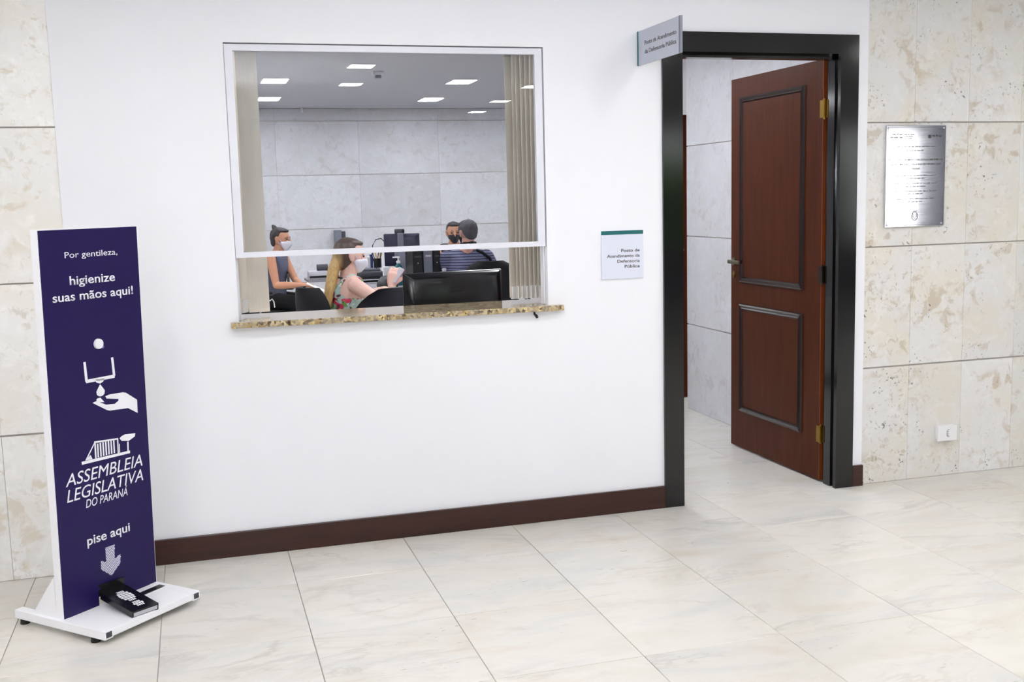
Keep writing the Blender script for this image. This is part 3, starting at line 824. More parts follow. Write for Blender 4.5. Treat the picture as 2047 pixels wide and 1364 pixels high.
ptext('ASSEMBLEIA', 0.0446, 0.4645, 0.338, 0.044, shear=0.22)
ptext('LEGISLATIVA', 0.0458, 0.4085, 0.3365, 0.044, shear=0.22)
ptext('DO PARANÁ', 0.1219, 0.370, 0.184, 0.0295, shear=0.22)
ptext('pise aqui', 0.1171, 0.2335, 0.190, 0.033, bold=0.014)
def pshape(name, polys, mat=None, d=0.0004):
    b = B()
    for p in polys: b.prism([lp(u, v) for u, v in p], ND * d)
    return b.obj(name, M[mat or 'print_white'], pn, local=True)
def oval(u, v, ru, rv, n=20): return [(u + ru * math.cos(2 * PI * k / n), v + rv * math.sin(2 * PI * k / n)) for k in range(n)]
pshape('printed_icon', [  # dispenser outline, drop, gel and open hand
    [(0.1495, 0.8873), (0.1595, 0.8873), (0.1635, 0.820), (0.1525, 0.818)], [(0.1525, 0.824), (0.1560, 0.812), (0.279, 0.812), (0.2825, 0.824)],
    [(0.2725, 0.820), (0.283, 0.820), (0.2785, 0.887), (0.2685, 0.887)],
    [(0.1925, 0.818), (0.2365, 0.818), (0.229, 0.807), (0.2145, 0.8015), (0.200, 0.807)],
    [(0.2145, 0.799), (0.2045, 0.786), (0.1965, 0.774), (0.1985, 0.763), (0.206, 0.757), (0.2145, 0.7555), (0.223, 0.757), (0.2305, 0.763), (0.2325, 0.774), (0.2245, 0.786)],
    [(0.1936, 0.7458), (0.200, 0.7505), (0.212, 0.7508), (0.2279, 0.7320), (0.215, 0.734), (0.2025, 0.7372)],
    [(0.1771, 0.7382), (0.1963, 0.7420), (0.2337, 0.7215), (0.2728, 0.7175), (0.2902, 0.7263), (0.2906, 0.7327), (0.2386, 0.7431), (0.2341, 0.7524), (0.2526, 0.7555), (0.3124, 0.7532), (0.3256, 0.7493), (0.3745, 0.7149), (0.3742, 0.6653), (0.3314, 0.6915), (0.2481, 0.6974), (0.2354, 0.7025)]])
b = B(); b.cyl(lp(0.2157, 0.944), lp(0.2157, 0.944, 0.008), 0.0185, 0.0175, 28); b.obj('sensor_button', M['print_white'], stn, True, local=True)
pshape('printed_dot', [oval(0.236, 0.9305, 0.006, 0.006)], 'lilac')
logo = [[(0.1155, 0.5390), (0.3287, 0.5330), (0.3281, 0.5234), (0.1161, 0.5280)],
        [(0.1759, 0.5997), (0.2789, 0.5905), (0.2789, 0.5850), (0.1759, 0.5930)], [(0.1735, 0.5995), (0.1800, 0.5990), (0.1795, 0.538), (0.1735, 0.538)],
        [(0.2735, 0.5905), (0.2789, 0.5900), (0.2780, 0.5350), (0.2725, 0.5350)], [(0.1313, 0.5400), (0.1765, 0.5997), (0.1735, 0.5890), (0.1390, 0.5420)],
        [(0.1313, 0.5400), (0.1550, 0.5550), (0.1620, 0.5385)],
        [(0.318, 0.568), (0.3245, 0.568), (0.3225, 0.5316), (0.3165, 0.5316)], [(0.281, 0.568), (0.2845, 0.568), (0.2835, 0.535), (0.28, 0.535)],
        [(0.285, 0.588), (0.2949, 0.594), (0.3112, 0.5975), (0.3574, 0.592), (0.3544, 0.5807), (0.3252, 0.570), (0.2937, 0.5765)]]
for k in range(7):
    u = 0.1845 + k * 0.0118
    logo.append([(u, 0.589), (u + 0.0062, 0.589), (u + 0.0060, 0.539), (u, 0.539)])
pshape('printed_logo', logo)
arrow = [(0.1920, 0.2035), (0.2331, 0.2035), (0.2315, 0.1500), (0.2575, 0.1600), (0.2550, 0.1268), (0.2128, 0.0917), (0.1679, 0.1300), (0.1702, 0.1619), (0.1925, 0.1480)]
pshape('printed_arrow', [arrow], 'print_grey', 0.0003)
def inside(p, poly):
    c = False
    for i in range(len(poly)):
        (x1, y1), (x2, y2) = poly[i], poly[i - 1]
        if (y1 > p[1]) != (y2 > p[1]) and p[0] < (x2 - x1) * (p[1] - y1) / (y2 - y1) + x1: c = not c
    return c
dots = []
for i in range(14):
    for j in range(20):
        u = 0.168 + i * 0.0068 + (j % 2) * 0.0034; v = 0.094 + j * 0.0056
        if inside((u, v), arrow): dots.append(oval(u, v, 0.0021, 0.0021, 8))
b = B()
for p in dots: b.prism([lp(u, v, 0.0003) for u, v in p], ND * 0.0003)
b.obj('printed_dots', M['print_white'], pn, local=True)['kind'] = 'stuff'
# base: plate at the reader's side, side bars and feet
b = B(); b.box((-0.010, -0.221, 0.0235), (0.405, 0.01, 0.0500), 0.002); b.box((0.268, -0.082, 0.0485), (0.40, -0.080, 0.0505)); base = b.obj('base_plate', M['white_metal'], stn, local=True)
for x in (-0.014, 0.385):
    b = B(); b.box((x, -0.223, 0.020), (x + 0.036, 0.245, 0.051), 0.002); bar = b.obj('side_bar', M['white_metal'], stn, local=True)
    b = B(); b.box((x + 0.006, -0.2245, 0.026), (x + 0.030, -0.2225, 0.046), 0.001); b.obj('end_cap', M['dark_grey'], bar, local=True)
    for y in (-0.155, 0.215):
        b = B(); b.cyl((x + 0.018, y, 0.0), (x + 0.018, y, 0.022), 0.017, 0.014); b.obj('foot', M['black_rubber'], stn, True, local=True)
b = B(); b.box((0.272, -0.068, 0.0488), (0.400, -0.036, 0.0512)); b.obj('slot', M['black_plastic'], base, local=True)
for x in (0.0, PW - 0.006):
    b = B(); b.prism([(x, 0.034, 0.05), (x, 0.16, 0.05), (x, 0.034, 0.20)], (0.006, 0, 0)); b.obj('gusset', M['white_metal'], stn, local=True)
# foot pedal: a folded black plate with white shoe-sole print
PD = Matrix.Translation((0.152, 0.004, 0.100)) @ Matrix.Rotation(R_(-9), 4, 'Z') @ Matrix.Rotation(R_(7.5), 4, 'X')
b = B(PD); b.box((0, -0.215, -0.004), (0.105, 0.0, 0.0), 0.001); b.box((0, -0.215, -0.022), (0.003, -0.02, 0.0)); b.box((0.102, -0.215, -0.022), (0.105, -0.02, 0.0)); b.box((0, -0.004, -0.02), (0.105, 0.0, 0.026)); b.box((0.0, -0.218, -0.024), (0.105, -0.214, 0.001))
pdl = b.obj('pedal', M['gloss_black'], stn, local=True)
b = B(PD); b.box((0.006, -0.2195, -0.019), (0.099, -0.2175, -0.006)); lab(b.obj('pedal_edge', M['light_grey'], pdl, local=True), 'pale front edge of the pedal')
b = B(PD)
def sole(cx, cy, rx, ry, row):
    for j in range(row):
        y = cy - ry + (2 * ry) * (j + 0.5) / row
        hw = rx * math.sqrt(max(0.05, 1 - ((y - cy) / ry) ** 2))
        for k in range(4):
            x0 = cx - hw + 2 * hw * k / 4; b.box((x0 + 0.0012, y - ry / row * 0.78, 0.0), (x0 + 2 * hw / 4 - 0.0012, y + ry / row * 0.78, 0.0006))
sole(0.055, -0.095, 0.026, 0.046, 6); sole(0.055, -0.170, 0.020, 0.021, 3)
b.obj('printed_sole', M['print_white'], pdl, local=True)
b = B(); b.cyl((0.332, -0.001, 0.335), (0.332, -0.006, 0.335), 0.0022, seg=10); b.obj('screw', M['light_grey'], stn, True, local=True)

# ------------------------------------------------------------------ ceiling lights
def panel_light(x, y, z, sx, sy, mat, label, group):
    t = thing('ceiling_light', (x, y, z), label, 'ceiling light', group)
    b = B(); b.box((x - sx / 2, y - sy / 2, z - 0.006), (x + sx / 2, y + sy / 2, z - 0.002)); b.obj('diffuser', mat, t)
    b = B(); f = 0.012
    for a, c in (((x - sx / 2 - f, y - sy / 2 - f), (x + sx / 2 + f, y - sy / 2)), ((x - sx / 2 - f, y + sy / 2), (x + sx / 2 + f, y + sy / 2 + f)), ((x - sx / 2 - f, y - sy / 2), (x - sx / 2, y + sy / 2)), ((x + sx / 2, y - sy / 2), (x + sx / 2 + f, y + sy / 2))):
        b.box((a[0], a[1], z - 0.008), (c[0], c[1], z))
    b.obj('frame', M['white_plastic'], t)
    return t
for x, y, l in ((-0.71, 5.0, 'lit square ceiling light at the front left of the office ceiling'), (0.92, 4.98, 'lit square ceiling light at the front right of the office ceiling'),
                (-0.65, 6.6, 'lit square ceiling light at the back left near the stone wall'), (1.00, 6.63, 'lit square ceiling light at the back right near the stone wall')):
    panel_light(x, y, ZO, 0.205, 0.34, M['office_lamp'], l, 'office ceiling lights')
for x, y in ((-2.6, 5.0), (2.7, 5.0), (-2.4, 2.6), (0.55, 2.2), (-1.2, 1.0), (0.7, 0.9), (2.9, 6.6), (-2.6, 6.6)):
    panel_light(x, y, ZO, 0.22, 0.34, M['office_lamp'], 'square office ceiling light out of view beside the window opening', 'unseen office ceiling lights')
for x, y, l in ((-0.15, -3.80, 'hall ceiling light mirrored near the top middle of the window glass'), (-0.05, -5.07, 'hall ceiling light mirrored just below the other middle one in the glass'),
                (1.67, -5.18, 'hall ceiling light mirrored over the right blind'), (1.76, -6.64, 'hall ceiling light mirrored beside the right blind edge'), (1.86, -7.98, 'hall ceiling light mirrored on the stone below the office ceiling')):
    panel_light(x, y, ZH, 0.19, 0.25, M['hall_lamp'], l, 'hall ceiling lights seen mirrored in the glass')
for x, y in ((-4.0, -2.55), (-2.2, -2.55), (-0.3, -2.55), (1.6, -2.55), (3.5, -2.55), (5.4, -2.55), (-4.0, -1.35), (-2.0, -1.35), (-0.6, -1.35), (0.9, -1.35), (2.9, -1.35), (4.9, -1.35), (-4.2, -4.0), (-4.2, -6.0), (3.6, -4.4), (5.4, -4.4), (7.2, -3.5)):
    panel_light(x, y, ZH, 0.22, 0.28, M['hall_lamp'], 'square hall ceiling light out of view above the photographer', 'unseen hall ceiling lights')
dt = thing('smoke_detector', (0.06, 4.33, ZO), 'small grey box with a dark sensor on the office ceiling', 'detector')
b = B(); b.box((0.015, 4.28, ZO - 0.03), (0.105, 4.37, ZO), 0.008); b.obj('housing', M['light_grey'], dt)
b = B(); b.box((0.035, 4.29, ZO - 0.055), (0.085, 4.34, ZO - 0.028), 0.006); b.obj('sensor', M['grey_plastic'], dt)
b = B(); b.cyl((-0.23, 7.6, ZO), (-0.23, 7.6, ZO - 0.05), 0.012); b.cyl((-0.23, 7.6, ZO - 0.05), (-0.23, 7.6, ZO - 0.056), 0.02)
sp = b.obj('sprinkler', M['white_plastic'], smooth=True); at(sp, (-0.23, 7.6, ZO)); tag(sp, 'tiny white sprinkler head on the ceiling near the back wall', 'sprinkler')

# ------------------------------------------------------------------ OFFICE FURNITURE
def desk(x0, x1, y0, y1, label, rz=0):
    t = thing('desk', ((x0 + x1) / 2, (y0 + y1) / 2, 0), label, 'desk', 'office desks')
    b = B(); b.box((x0, y0, 0.715), (x1, y1, 0.74), 0.003); b.obj('desktop', M['desk'], t)
    for x in (x0 + 0.05, x1 - 0.05):
        for y in (y0 + 0.05, y1 - 0.05):
            b = B(); b.box((x - 0.022, y - 0.022, 0), (x + 0.022, y + 0.022, 0.716), 0.003); b.obj('leg', M['dark_grey'], t)
    return t
desk(-1.05, 0.30, 0.36, 0.98, 'grey desk right behind the service window under the black monitor')
desk(-0.02, 0.62, 3.55, 5.06, 'grey desk in the middle of the office carrying bottles and computer towers')
desk(-0.17, 1.60, 5.12, 5.66, 'grey desk at the rear between the striped shirt and the black mask')

st_ = thing('side_table', (-0.24, 6.12, 0), 'small grey side table carrying the little label printer', 'table')
b = B(); b.box((-0.42, 5.93, 0.715), (-0.06, 6.31, 0.74), 0.003); b.obj('tabletop', M['desk'], st_)
b = B(); b.cyl((-0.12, 6.22, 0.01), (-0.12, 6.22, 0.716), 0.028); b.obj('post', M['dark_grey'], st_, True)
b = B(); b.box((-0.22, 6.10, 0.0), (-0.02, 6.34, 0.016), 0.004); b.obj('foot', M['dark_grey'], st_)

def office_chair(loc, rz, label, mat, arms=True, bw=0.46, bh=0.42, bz=0.56):
    t = thing('office_chair', loc, label, 'chair', 'black office chairs', rz)
    xf = Matrix.Translation(V(loc)) @ Matrix.Rotation(rz, 4, 'Z')      # sitter faces local +y
    b = B(xf); b.box((-0.24, -0.22, 0.395), (0.24, 0.24, 0.455), 0.028, 3); b.obj('seat', mat, t, True)
    b = B(xf); n = 14; t0 = bmesh.new(); rings = []
    for k in range(15):
        s = k / 14; z = bz + bh * s
        hw = bw / 2 * (0.82 + 0.18 * math.sin(PI * min(1, s * 1.1)))
        if s > 0.72: hw *= math.sqrt(max(0.02, 1 - ((s - 0.72) / 0.285) ** 2 * 0.75))
        ring = []
        for i in range(n + 1):
            u = -1 + 2 * i / n; ring.append((hw * u, -0.25 + 0.06 * u * u - 0.05 * s, z))
        for i in range(n, -1, -1):
            u = -1 + 2 * i / n; ring.append((hw * u, -0.25 - 0.045 * (1 - abs(u) ** 4) + 0.06 * u * u - 0.05 * s - 0.004, z))
        rings.append([t0.verts.new(p) for p in ring])
    m = len(rings[0])
    for r0, r1 in zip(rings, rings[1:]):
        for i in range(m): t0.faces.new((r0[i], r0[(i + 1) % m], r1[(i + 1) % m], r1[i]))
    t0.faces.new(rings[0]); t0.faces.new(rings[-1][::-1])
    bmesh.ops.recalc_face_normals(t0, faces=t0.faces[:]); b._add(t0)
    b.obj('backrest', mat, t, True)
    b = B(xf); b.tube([(0, -0.12, 0.40), (0, -0.30, 0.42), (0, -0.32, 0.55), (0, -0.31, 0.70)], 0.02); b.obj('back_support', M['black_plastic'], t, True)
    b = B(xf); b.cyl((0, 0, 0.08), (0, 0, 0.40), 0.028); b.obj('post', M['chrome'], t, True)
    for k in range(5):
        a = 2 * PI * k / 5 + 0.3; d = V((math.cos(a), math.sin(a), 0))
        b = B(xf); b.tube([V((0, 0, 0.11)), d * 0.15 + V((0, 0, 0.10)), d * 0.29 + V((0, 0, 0.075))], [0.026, 0.022, 0.014]); lg = b.obj('leg', M['black_plastic'], t, True)
        b = B(xf); s = d.cross(V((0, 0, 1))); p = d * 0.29 + V((0, 0, 0.027)); b.cyl(p - s * 0.02, p + s * 0.02, 0.027); b.cyl(p, p + V((0, 0, 0.05)), 0.008); b.obj('caster', M['black_rubber'], lg, True)
    if arms:
        for sx in (-1, 1):
            b = B(xf); b.tube([(sx * 0.20, 0.0, 0.41), (sx * 0.275, 0.0, 0.43), (sx * 0.285, 0.0, 0.62)], 0.013); ar = b.obj('armrest', M['chrome'], t, True)
            b = B(xf); b.box((sx * 0.285 - 0.03, -0.12, 0.615), (sx * 0.285 + 0.03, 0.13, 0.645), 0.01); b.obj('arm_pad', M['black_plastic'], ar, True)
    return t

# ------------------------------------------------------------------ PEOPLE
def frame(F):
    F = V(F).normalized(); U = V((0, 0, 1)); Rr = F.cross(U).normalized(); U = Rr.cross(F)
    return Rr, F, U
def rotm(Rr, F, U): return Matrix((Rr, F, U)).transposed()

def hand(b, wr, d, n, curl=0.5, side=1, spread=0.05, thumb=0.6):
    """palm, four unequal curled fingers and a thumb; d finger direction, n back-of-hand normal"""
    d = V(d).normalized(); n = V(n); n = (n - d * n.dot(d)).normalized(); s = d.cross(n).normalized() * side
    pc = wr + d * 0.05
    b.hull([(wr, 0.024, None), (pc + s * 0.026 + d * 0.025, 0.014, None), (pc - s * 0.028 + d * 0.022, 0.014, None), (pc - s * 0.02 - d * 0.02, 0.017, None), (pc + s * 0.02 - d * 0.02, 0.017, None)])
    for k, ln in enumerate((0.068, 0.076, 0.070, 0.056)):
        o = (1.5 - k) * 0.0195
        p0 = pc + d * 0.036 + s * o
        dd = (d + s * spread * (1.5 - k)).normalized()
        a1, a2, a3 = curl * 0.6, curl * 1.5, curl * 2.2
        l1, l2, l3 = ln * 0.45, ln * 0.32, ln * 0.26
        p1 = p0 + (dd * math.cos(a1) - n * math.sin(a1)) * l1
        p2 = p1 + (dd * math.cos(a2) - n * math.sin(a2)) * l2
        p3 = p2 + (dd * math.cos(a3) - n * math.sin(a3)) * l3
        b.chain([p0 - d * 0.012, p1, p2, p3], [0.0092, 0.0086, 0.008, 0.0066])
    t0 = wr + d * 0.026 + s * 0.022 - n * 0.004
    t1 = t0 + (d * 0.6 + s * 0.7 - n * 0.3 * thumb).normalized() * 0.038
    t2 = t1 + (d * 0.85 + s * 0.15 - n * 0.5 * thumb).normalized() * 0.030
    b.chain([t0, t1, t2], [0.0135, 0.0102, 0.008])

def person(label, base, F, hc, HF, skin, hairm, arms, sh, top, bottom, maskm, hair='short', female=True, legs=None, waist_in=0.0, topname='top', sleeve=None, low=False):
    """one continuous body; clothes, hair, mask and eyes are children. base: pelvis (x, y); hc: head centre; sh: shoulder-centre"""
    Rr, Fd, U = frame(F); rm = rotm(Rr, Fd, U)
    base = V((base[0], base[1], 0)); P = lambda r, f, z: base + Rr * r + Fd * f + V((0, 0, z))
    sh = V(sh); hc = V(hc)
    swd = 0.165 if female else 0.178
    b = B()
    pel = P(0, 0, 0.53); pel_e = (pel, (0.165, 0.12, 0.095), rm)
    wai_c = pel.lerp(sh, 0.42); che_c = pel.lerp(sh, 0.76)
    k = 1.0 if female else 1.12
    wai = (wai_c, (0.125 * k, 0.095 * k, 0.09), rm); che = (che_c, (0.145 * k, 0.105 * k, 0.11), rm)
    shR = sh + Rr * swd; shL = sh - Rr * swd
    torso = [[pel_e, wai], [wai, che], [che, (sh + Rr * swd * 0.7 + V((0, 0, 0.005)), 0.052 * k, None), (sh - Rr * swd * 0.7 + V((0, 0, 0.005)), 0.052 * k, None)]]
    for t in torso: b.hull(t)
    hR, hF, hU = frame(HF); hm = rotm(hR, hF, hU)
    H = lambda r, f, u: hc + hR * r + hF * f + hU * u
    nb = sh + V((0, 0, 0.025)); b.cap(nb, H(0, -0.015, -0.065), 0.056 * k, 0.049 * k)
    b.hull([(sh + Rr * swd * 0.55, 0.045, None), (sh - Rr * swd * 0.55, 0.045, None), (nb + V((0, 0, 0.03)), 0.045, None)])
    # head: cranium, face, jaw, nose, ears
    b.ball(H(0, -0.012, 0.022), (0.073, 0.092, 0.088), 3, hm)
    b.hull([(H(0, 0.018, 0.0), (0.062, 0.064, 0.06), hm), (H(0, 0.038, -0.075), (0.036, 0.036, 0.030), hm)])
    b.hull([(H(0, 0.080, 0.010), 0.009, None), (H(0, 0.100, -0.026), (0.014, 0.012, 0.010), hm)])
    b.hull([(H(0.030, 0.070, 0.022), (0.024, 0.012, 0.008), hm), (H(-0.030, 0.070, 0.022), (0.024, 0.012, 0.008), hm)])
    for s in (-1, 1):
        b.hull([(H(s * 0.080, -0.014, 0.010), (0.007, 0.019, 0.023), hm), (H(s * 0.072, -0.004, -0.022), (0.009, 0.011, 0.014), hm)])
    b.hull([(H(0, 0.076, -0.052), (0.022, 0.010, 0.005), hm), (H(0, 0.074, -0.060), (0.018, 0.010, 0.005), hm)])
    # arms
    ar = 0.043 if female else 0.052
    for (S0, (el, wr, hd, hn, cu_, sd)) in zip((shR, shL), arms):
        el = V(el); wr = V(wr)
        b.chain([S0, S0.lerp(el, 0.45), el], [ar * 1.12, ar, ar * 0.82])
        b.chain([el, el.lerp(wr, 0.35), wr], [ar * 0.82, ar * 0.86, ar * 0.56])
        hand(b, wr, hd, hn, cu_, sd)
    # legs
    lg = legs or [((0.11, 0.44, 0.50), (0.11, 0.40, 0.10)), ((-0.11, 0.44, 0.50), (-0.11, 0.40, 0.10))]
    LEG = []
    for s, (kn, an) in zip((1, -1), lg):
        hip = P(s * 0.09, 0.02, 0.53); kn = P(*kn); an = P(*an); toe = an + Fd * 0.15 + V((0, 0, 0.035 - an.z))
        LEG.append((hip, kn, an, toe))
        b.chain([hip, kn], [0.085, 0.058]); b.chain([kn, kn.lerp(an, 0.3), an], [0.056, 0.055, 0.036])
        b.hull([(an + V((0, 0, -0.05)) - Fd * 0.03, 0.034, None), (toe, (0.034, 0.034, 0.026), rm)])
    body = b.obj('person', skin, remesh=0.0056, sm=3)
    at(body, (base.x, base.y, 0)); tag(body, label, 'person', 'people working in the office')
    # upper garment
    g = 0.010; b = B()
    for t in (torso[:2] if low else torso): b.hull([(c, tuple(x + g for x in (r if not isinstance(r, (int, float)) else (r, r, r))), ro) for c, r, ro in t])
    if sleeve:
        for S0, a in zip((shR, shL), arms): b.chain([S0, S0.lerp(V(a[0]), sleeve)], [ar * 1.12 + g * 1.4, ar + g * 1.8])
    if low:      # thin shoulder straps over bare shoulders
        for s in (-1, 1):
            b.tube([che_c + Rr * s * 0.085 - Fd * 0.105 + V((0, 0, 0.03)), sh + Rr * s * 0.100 - Fd * 0.055 + V((0, 0, 0.030)), sh + Rr * s * 0.105 + V((0, 0, 0.057)), sh + Rr * s * 0.100 + Fd * 0.055 + V((0, 0, 0.03)), che_c + Rr * s * 0.085 + Fd * 0.11 + V((0, 0, 0.03))], 0.013, 8)
    tp = b.obj(topname, top, body, remesh=0.008, sm=2 if low else 3)
    # lower garment
    b = B()
    b.hull([(pel, (0.176, 0.130, 0.098), rm), (pel + V((0, 0, 0.05)), (0.150, 0.115, 0.06), rm)])
    for hip, kn, an, toe in LEG:
        b.chain([hip, kn], [0.098, 0.070]); b.chain([kn, kn.lerp(an, 0.3), an + V((0, 0, 0.03))], [0.069, 0.066, 0.055])
    b.obj('trousers', bottom, body, remesh=0.010, sm=3)
    for hip, kn, an, toe in LEG:
        b = B(); b.hull([(an + V((0, 0, -0.048)) - Fd * 0.035, (0.042, 0.042, 0.05), rm), (toe, (0.043, 0.045, 0.034), rm)]); b.obj('shoe', M['black_rubber'], body, True)
    # mask with ear loops
    b = B()
    b.hull([(H(0, 0.082, -0.018), (0.030, 0.026, 0.012), hm), (H(0, 0.048, -0.085), (0.034, 0.032, 0.020), hm), (H(0.052, 0.030, -0.030), (0.014, 0.018, 0.018), hm), (H(-0.052, 0.030, -0.030), (0.014, 0.018, 0.018), hm), (H(0, 0.098, -0.040), (0.018, 0.016, 0.022), hm)])
    mk = b.obj('face_mask', maskm, body, remesh=0.006, sm=4)
    for s in (-1, 1):
        b = B(); b.tube([H(s * 0.062, 0.035, -0.018), H(s * 0.073, 0.012, 0.010), H(s * 0.077, -0.008, 0.026)], 0.0022, 6); b.tube([H(s * 0.060, 0.030, -0.055), H(s * 0.070, 0.008, -0.030), H(s * 0.076, -0.010, -0.012)], 0.0022, 6); b.obj('ear_loop', maskm, mk, True)
    for s in (-1, 1):
        b = B(); b.ball(H(s * 0.030, 0.0745, 0.006), (0.012, 0.008, 0.0062), 2, hm); b.obj('eye', M['eye'], body, True)
        b = B(); b.tube([H(s * 0.014, 0.0795, 0.024), H(s * 0.030, 0.0775, 0.029), H(s * 0.046, 0.066, 0.025)], [0.003, 0.004, 0.002], 6); b.obj('eyebrow', M['brow'], body, True)
    # hair
    b = B()
    b.hull([(H(0, -0.030, 0.042), (0.080, 0.088, 0.080), hm), (H(0, -0.050, 0.006), (0.074, 0.066, 0.05), hm)])
    b.hull([(H(0, 0.045, 0.085), (0.050, 0.030, 0.018), hm), (H(0, -0.01, 0.085), (0.066, 0.060, 0.034), hm)])
    if hair == 'bun':
        b.hull([(H(0, -0.05, 0.0), (0.074, 0.06, 0.05), hm), (H(0, -0.075, -0.045), (0.045, 0.030, 0.03), hm)])
        b.ball(H(0, -0.075, 0.112), 0.026, 2); b.ball(H(0.008, -0.085, 0.128), 0.016, 2)
    if hair == 'short':
        b.hull([(H(0, -0.035, 0.035), (0.079, 0.088, 0.08), hm), (H(0, -0.066, -0.036), (0.054, 0.034, 0.026), hm)])
        for s in (-1, 1): b.hull([(H(s * 0.068, -0.005, 0.04), (0.014, 0.040, 0.03), hm), (H(s * 0.070, 0.005, 0.0), (0.010, 0.014, 0.016), hm)])
    if hair == 'tied':
        b.hull([(H(0, -0.05, 0.0), (0.07, 0.06, 0.05), hm), (H(0, -0.06, -0.06), (0.05, 0.035, 0.03), hm)])
    if hair == 'long':
        b.hull([(H(0, -0.035, 0.02), (0.084, 0.088, 0.075), hm), (H(0, -0.062, -0.055), (0.066, 0.045, 0.04), hm)])
        p = [H(0, -0.085, -0.02), H(0.02, -0.112, -0.10), H(0.045, -0.130, -0.20), H(0.055, -0.145, -0.30), H(0.055, -0.170, -0.37)]
        for a, c, r0, r1 in zip(p, p[1:], (0.052, 0.054, 0.050, 0.040), (0.054, 0.050, 0.040, 0.018)):
            b.hull([(a, (r0, r0 * 0.7, r0), hm), (c, (r1, r1 * 0.7, r1), hm)])
    b.obj('hair', hairm, body, remesh=0.006, sm=3)
    return body, P, H, tp

# woman at the left, grey sleeveless top, holding papers
w1, P1, H1, t1 = person('person in grey sleeveless top and white mask, hair in a bun, holding papers', (-0.735, 6.24), (0.90, -0.43, 0), (-0.632, 6.19, 1.128), (0.86, -0.50, -0.06), M['skin_tan'], M['hair_dark'],
    [((-0.720, 5.955, 0.700), (-0.505, 5.80, 0.705), (0.95, -0.05, -0.05), (0, -0.3, 1), 0.5, -1), ((-0.510, 6.24, 0.720), (-0.480, 5.98, 0.690), (0.7, -0.65, 0), (0.2, 0, 1), 0.5, 1)],
    (-0.680, 6.20, 0.955), M['grey_top'], M['black_cloth'], M['mask_white'], hair='bun', topname='sleeveless_top')
b = B(); b.tube([H1(0.045, -0.02, -0.10), P1(0.03, 0.125, 0.90), P1(0.0, 0.160, 0.80), P1(-0.03, 0.125, 0.90), H1(-0.045, -0.02, -0.10)], 0.006, 6); b.obj('lanyard', M['black_cloth'], w1, True)
b = B(); b.box((-0.028, -0.003, -0.09), (0.028, 0.003, 0.0), 0.001, xf=Matrix.Translation(P1(0, 0.165, 0.80)) @ Matrix.Rotation(math.atan2(0.90, 0.43) - PI / 2 - PI / 2, 4, 'Z')); b.obj('badge', M['dark_grey'], w1)
PM = Matrix.Translation((-0.385, 5.775, 0.690)) @ Matrix.Rotation(R_(-8), 4, 'Z') @ Matrix.Rotation(R_(27), 4, 'Y')
b = B(PM); b.box((-0.07, -0.105, -0.003), (0.20, 0.105, 0.003), 0.0008); pp = b.obj('paper_stack', M['paper']); at(pp, (-0.385, 5.775, 0.690)); tag(pp, 'thin white stack of papers held by the person in grey', 'papers')
office_chair((-0.755, 6.25, 0), -2.02, 'black office chair under the person in grey', M['black_fabric'], arms=True, bh=0.34)

# woman in the centre, mint floral dress, long blonde hair
w2, P2, H2, t2 = person('person with long blonde hair, mint floral dress and white mask, holding a phone', (-0.600, 2.36), (1, 0.08, 0), (-0.500, 2.34, 1.127), (1, 0.06, -0.10), M['skin_pale'], M['hair_blonde'],
    [((-0.262, 2.115, 0.775), (-0.268, 2.22, 0.935), (0.25, 0.05, 1), (-0.45, -0.9, 0), 0.95, 1), ((-0.270, 2.58, 0.775), (-0.345, 2.44, 0.885), (0.6, -0.5, 0.25), (0, 0, 1), 0.8, 1)],
    (-0.520, 2.35, 0.955), M['floral'], M['floral'], M['mask_white'], hair='long', topname='floral_dress', low=True)
b = B(); b.tube([P2(0.06, 0.0, 1.0), P2(0.075, 0.05, 0.985), P2(0.08, 0.09, 0.96), P2(0.04, 0.135, 0.94), P2(0, 0.15, 0.93)], 0.006, 6); b.tube([P2(0.06, 0.0, 1.0), P2(0.02, -0.03, 1.02), P2(-0.04, -0.01, 1.01)], 0.006, 6); b.obj('necklace', M['black_plastic'], w2, True)
PH_ = Matrix.Translation((-0.232, 2.205, 1.000)) @ Matrix.Rotation(R_(35), 4, 'Y') @ Matrix.Rotation(R_(20), 4, 'Z')
b = B(PH_); b.box((-0.005, -0.030, -0.050), (0.005, 0.030, 0.056), 0.003); ph = b.obj('smartphone', M['light_grey']); at(ph, (-0.232, 2.205, 0.95)); tag(ph, 'pale phone with pink edge held up by the person in floral dress', 'phone')
b = B(PH_); b.box((0.0035, -0.0305, -0.0505), (0.0075, 0.0305, 0.0565), 0.002); b.obj('phone_case', M['pink_plastic'], ph)
b = B(); b.box((-0.325, 2.38, 0.868), (-0.275, 2.43, 0.915), 0.01); lc = b.obj('gadget', M['lilac'], smooth=True); at(lc, (-0.30, 2.405, 0.868)); tag(lc, 'small lilac object gripped in the other hand of the person in floral dress', 'gadget')
office_chair((-0.525, 2.39, 0), R_(-72), 'black office chair behind the person in floral dress', M['black_fabric'], bh=0.385)

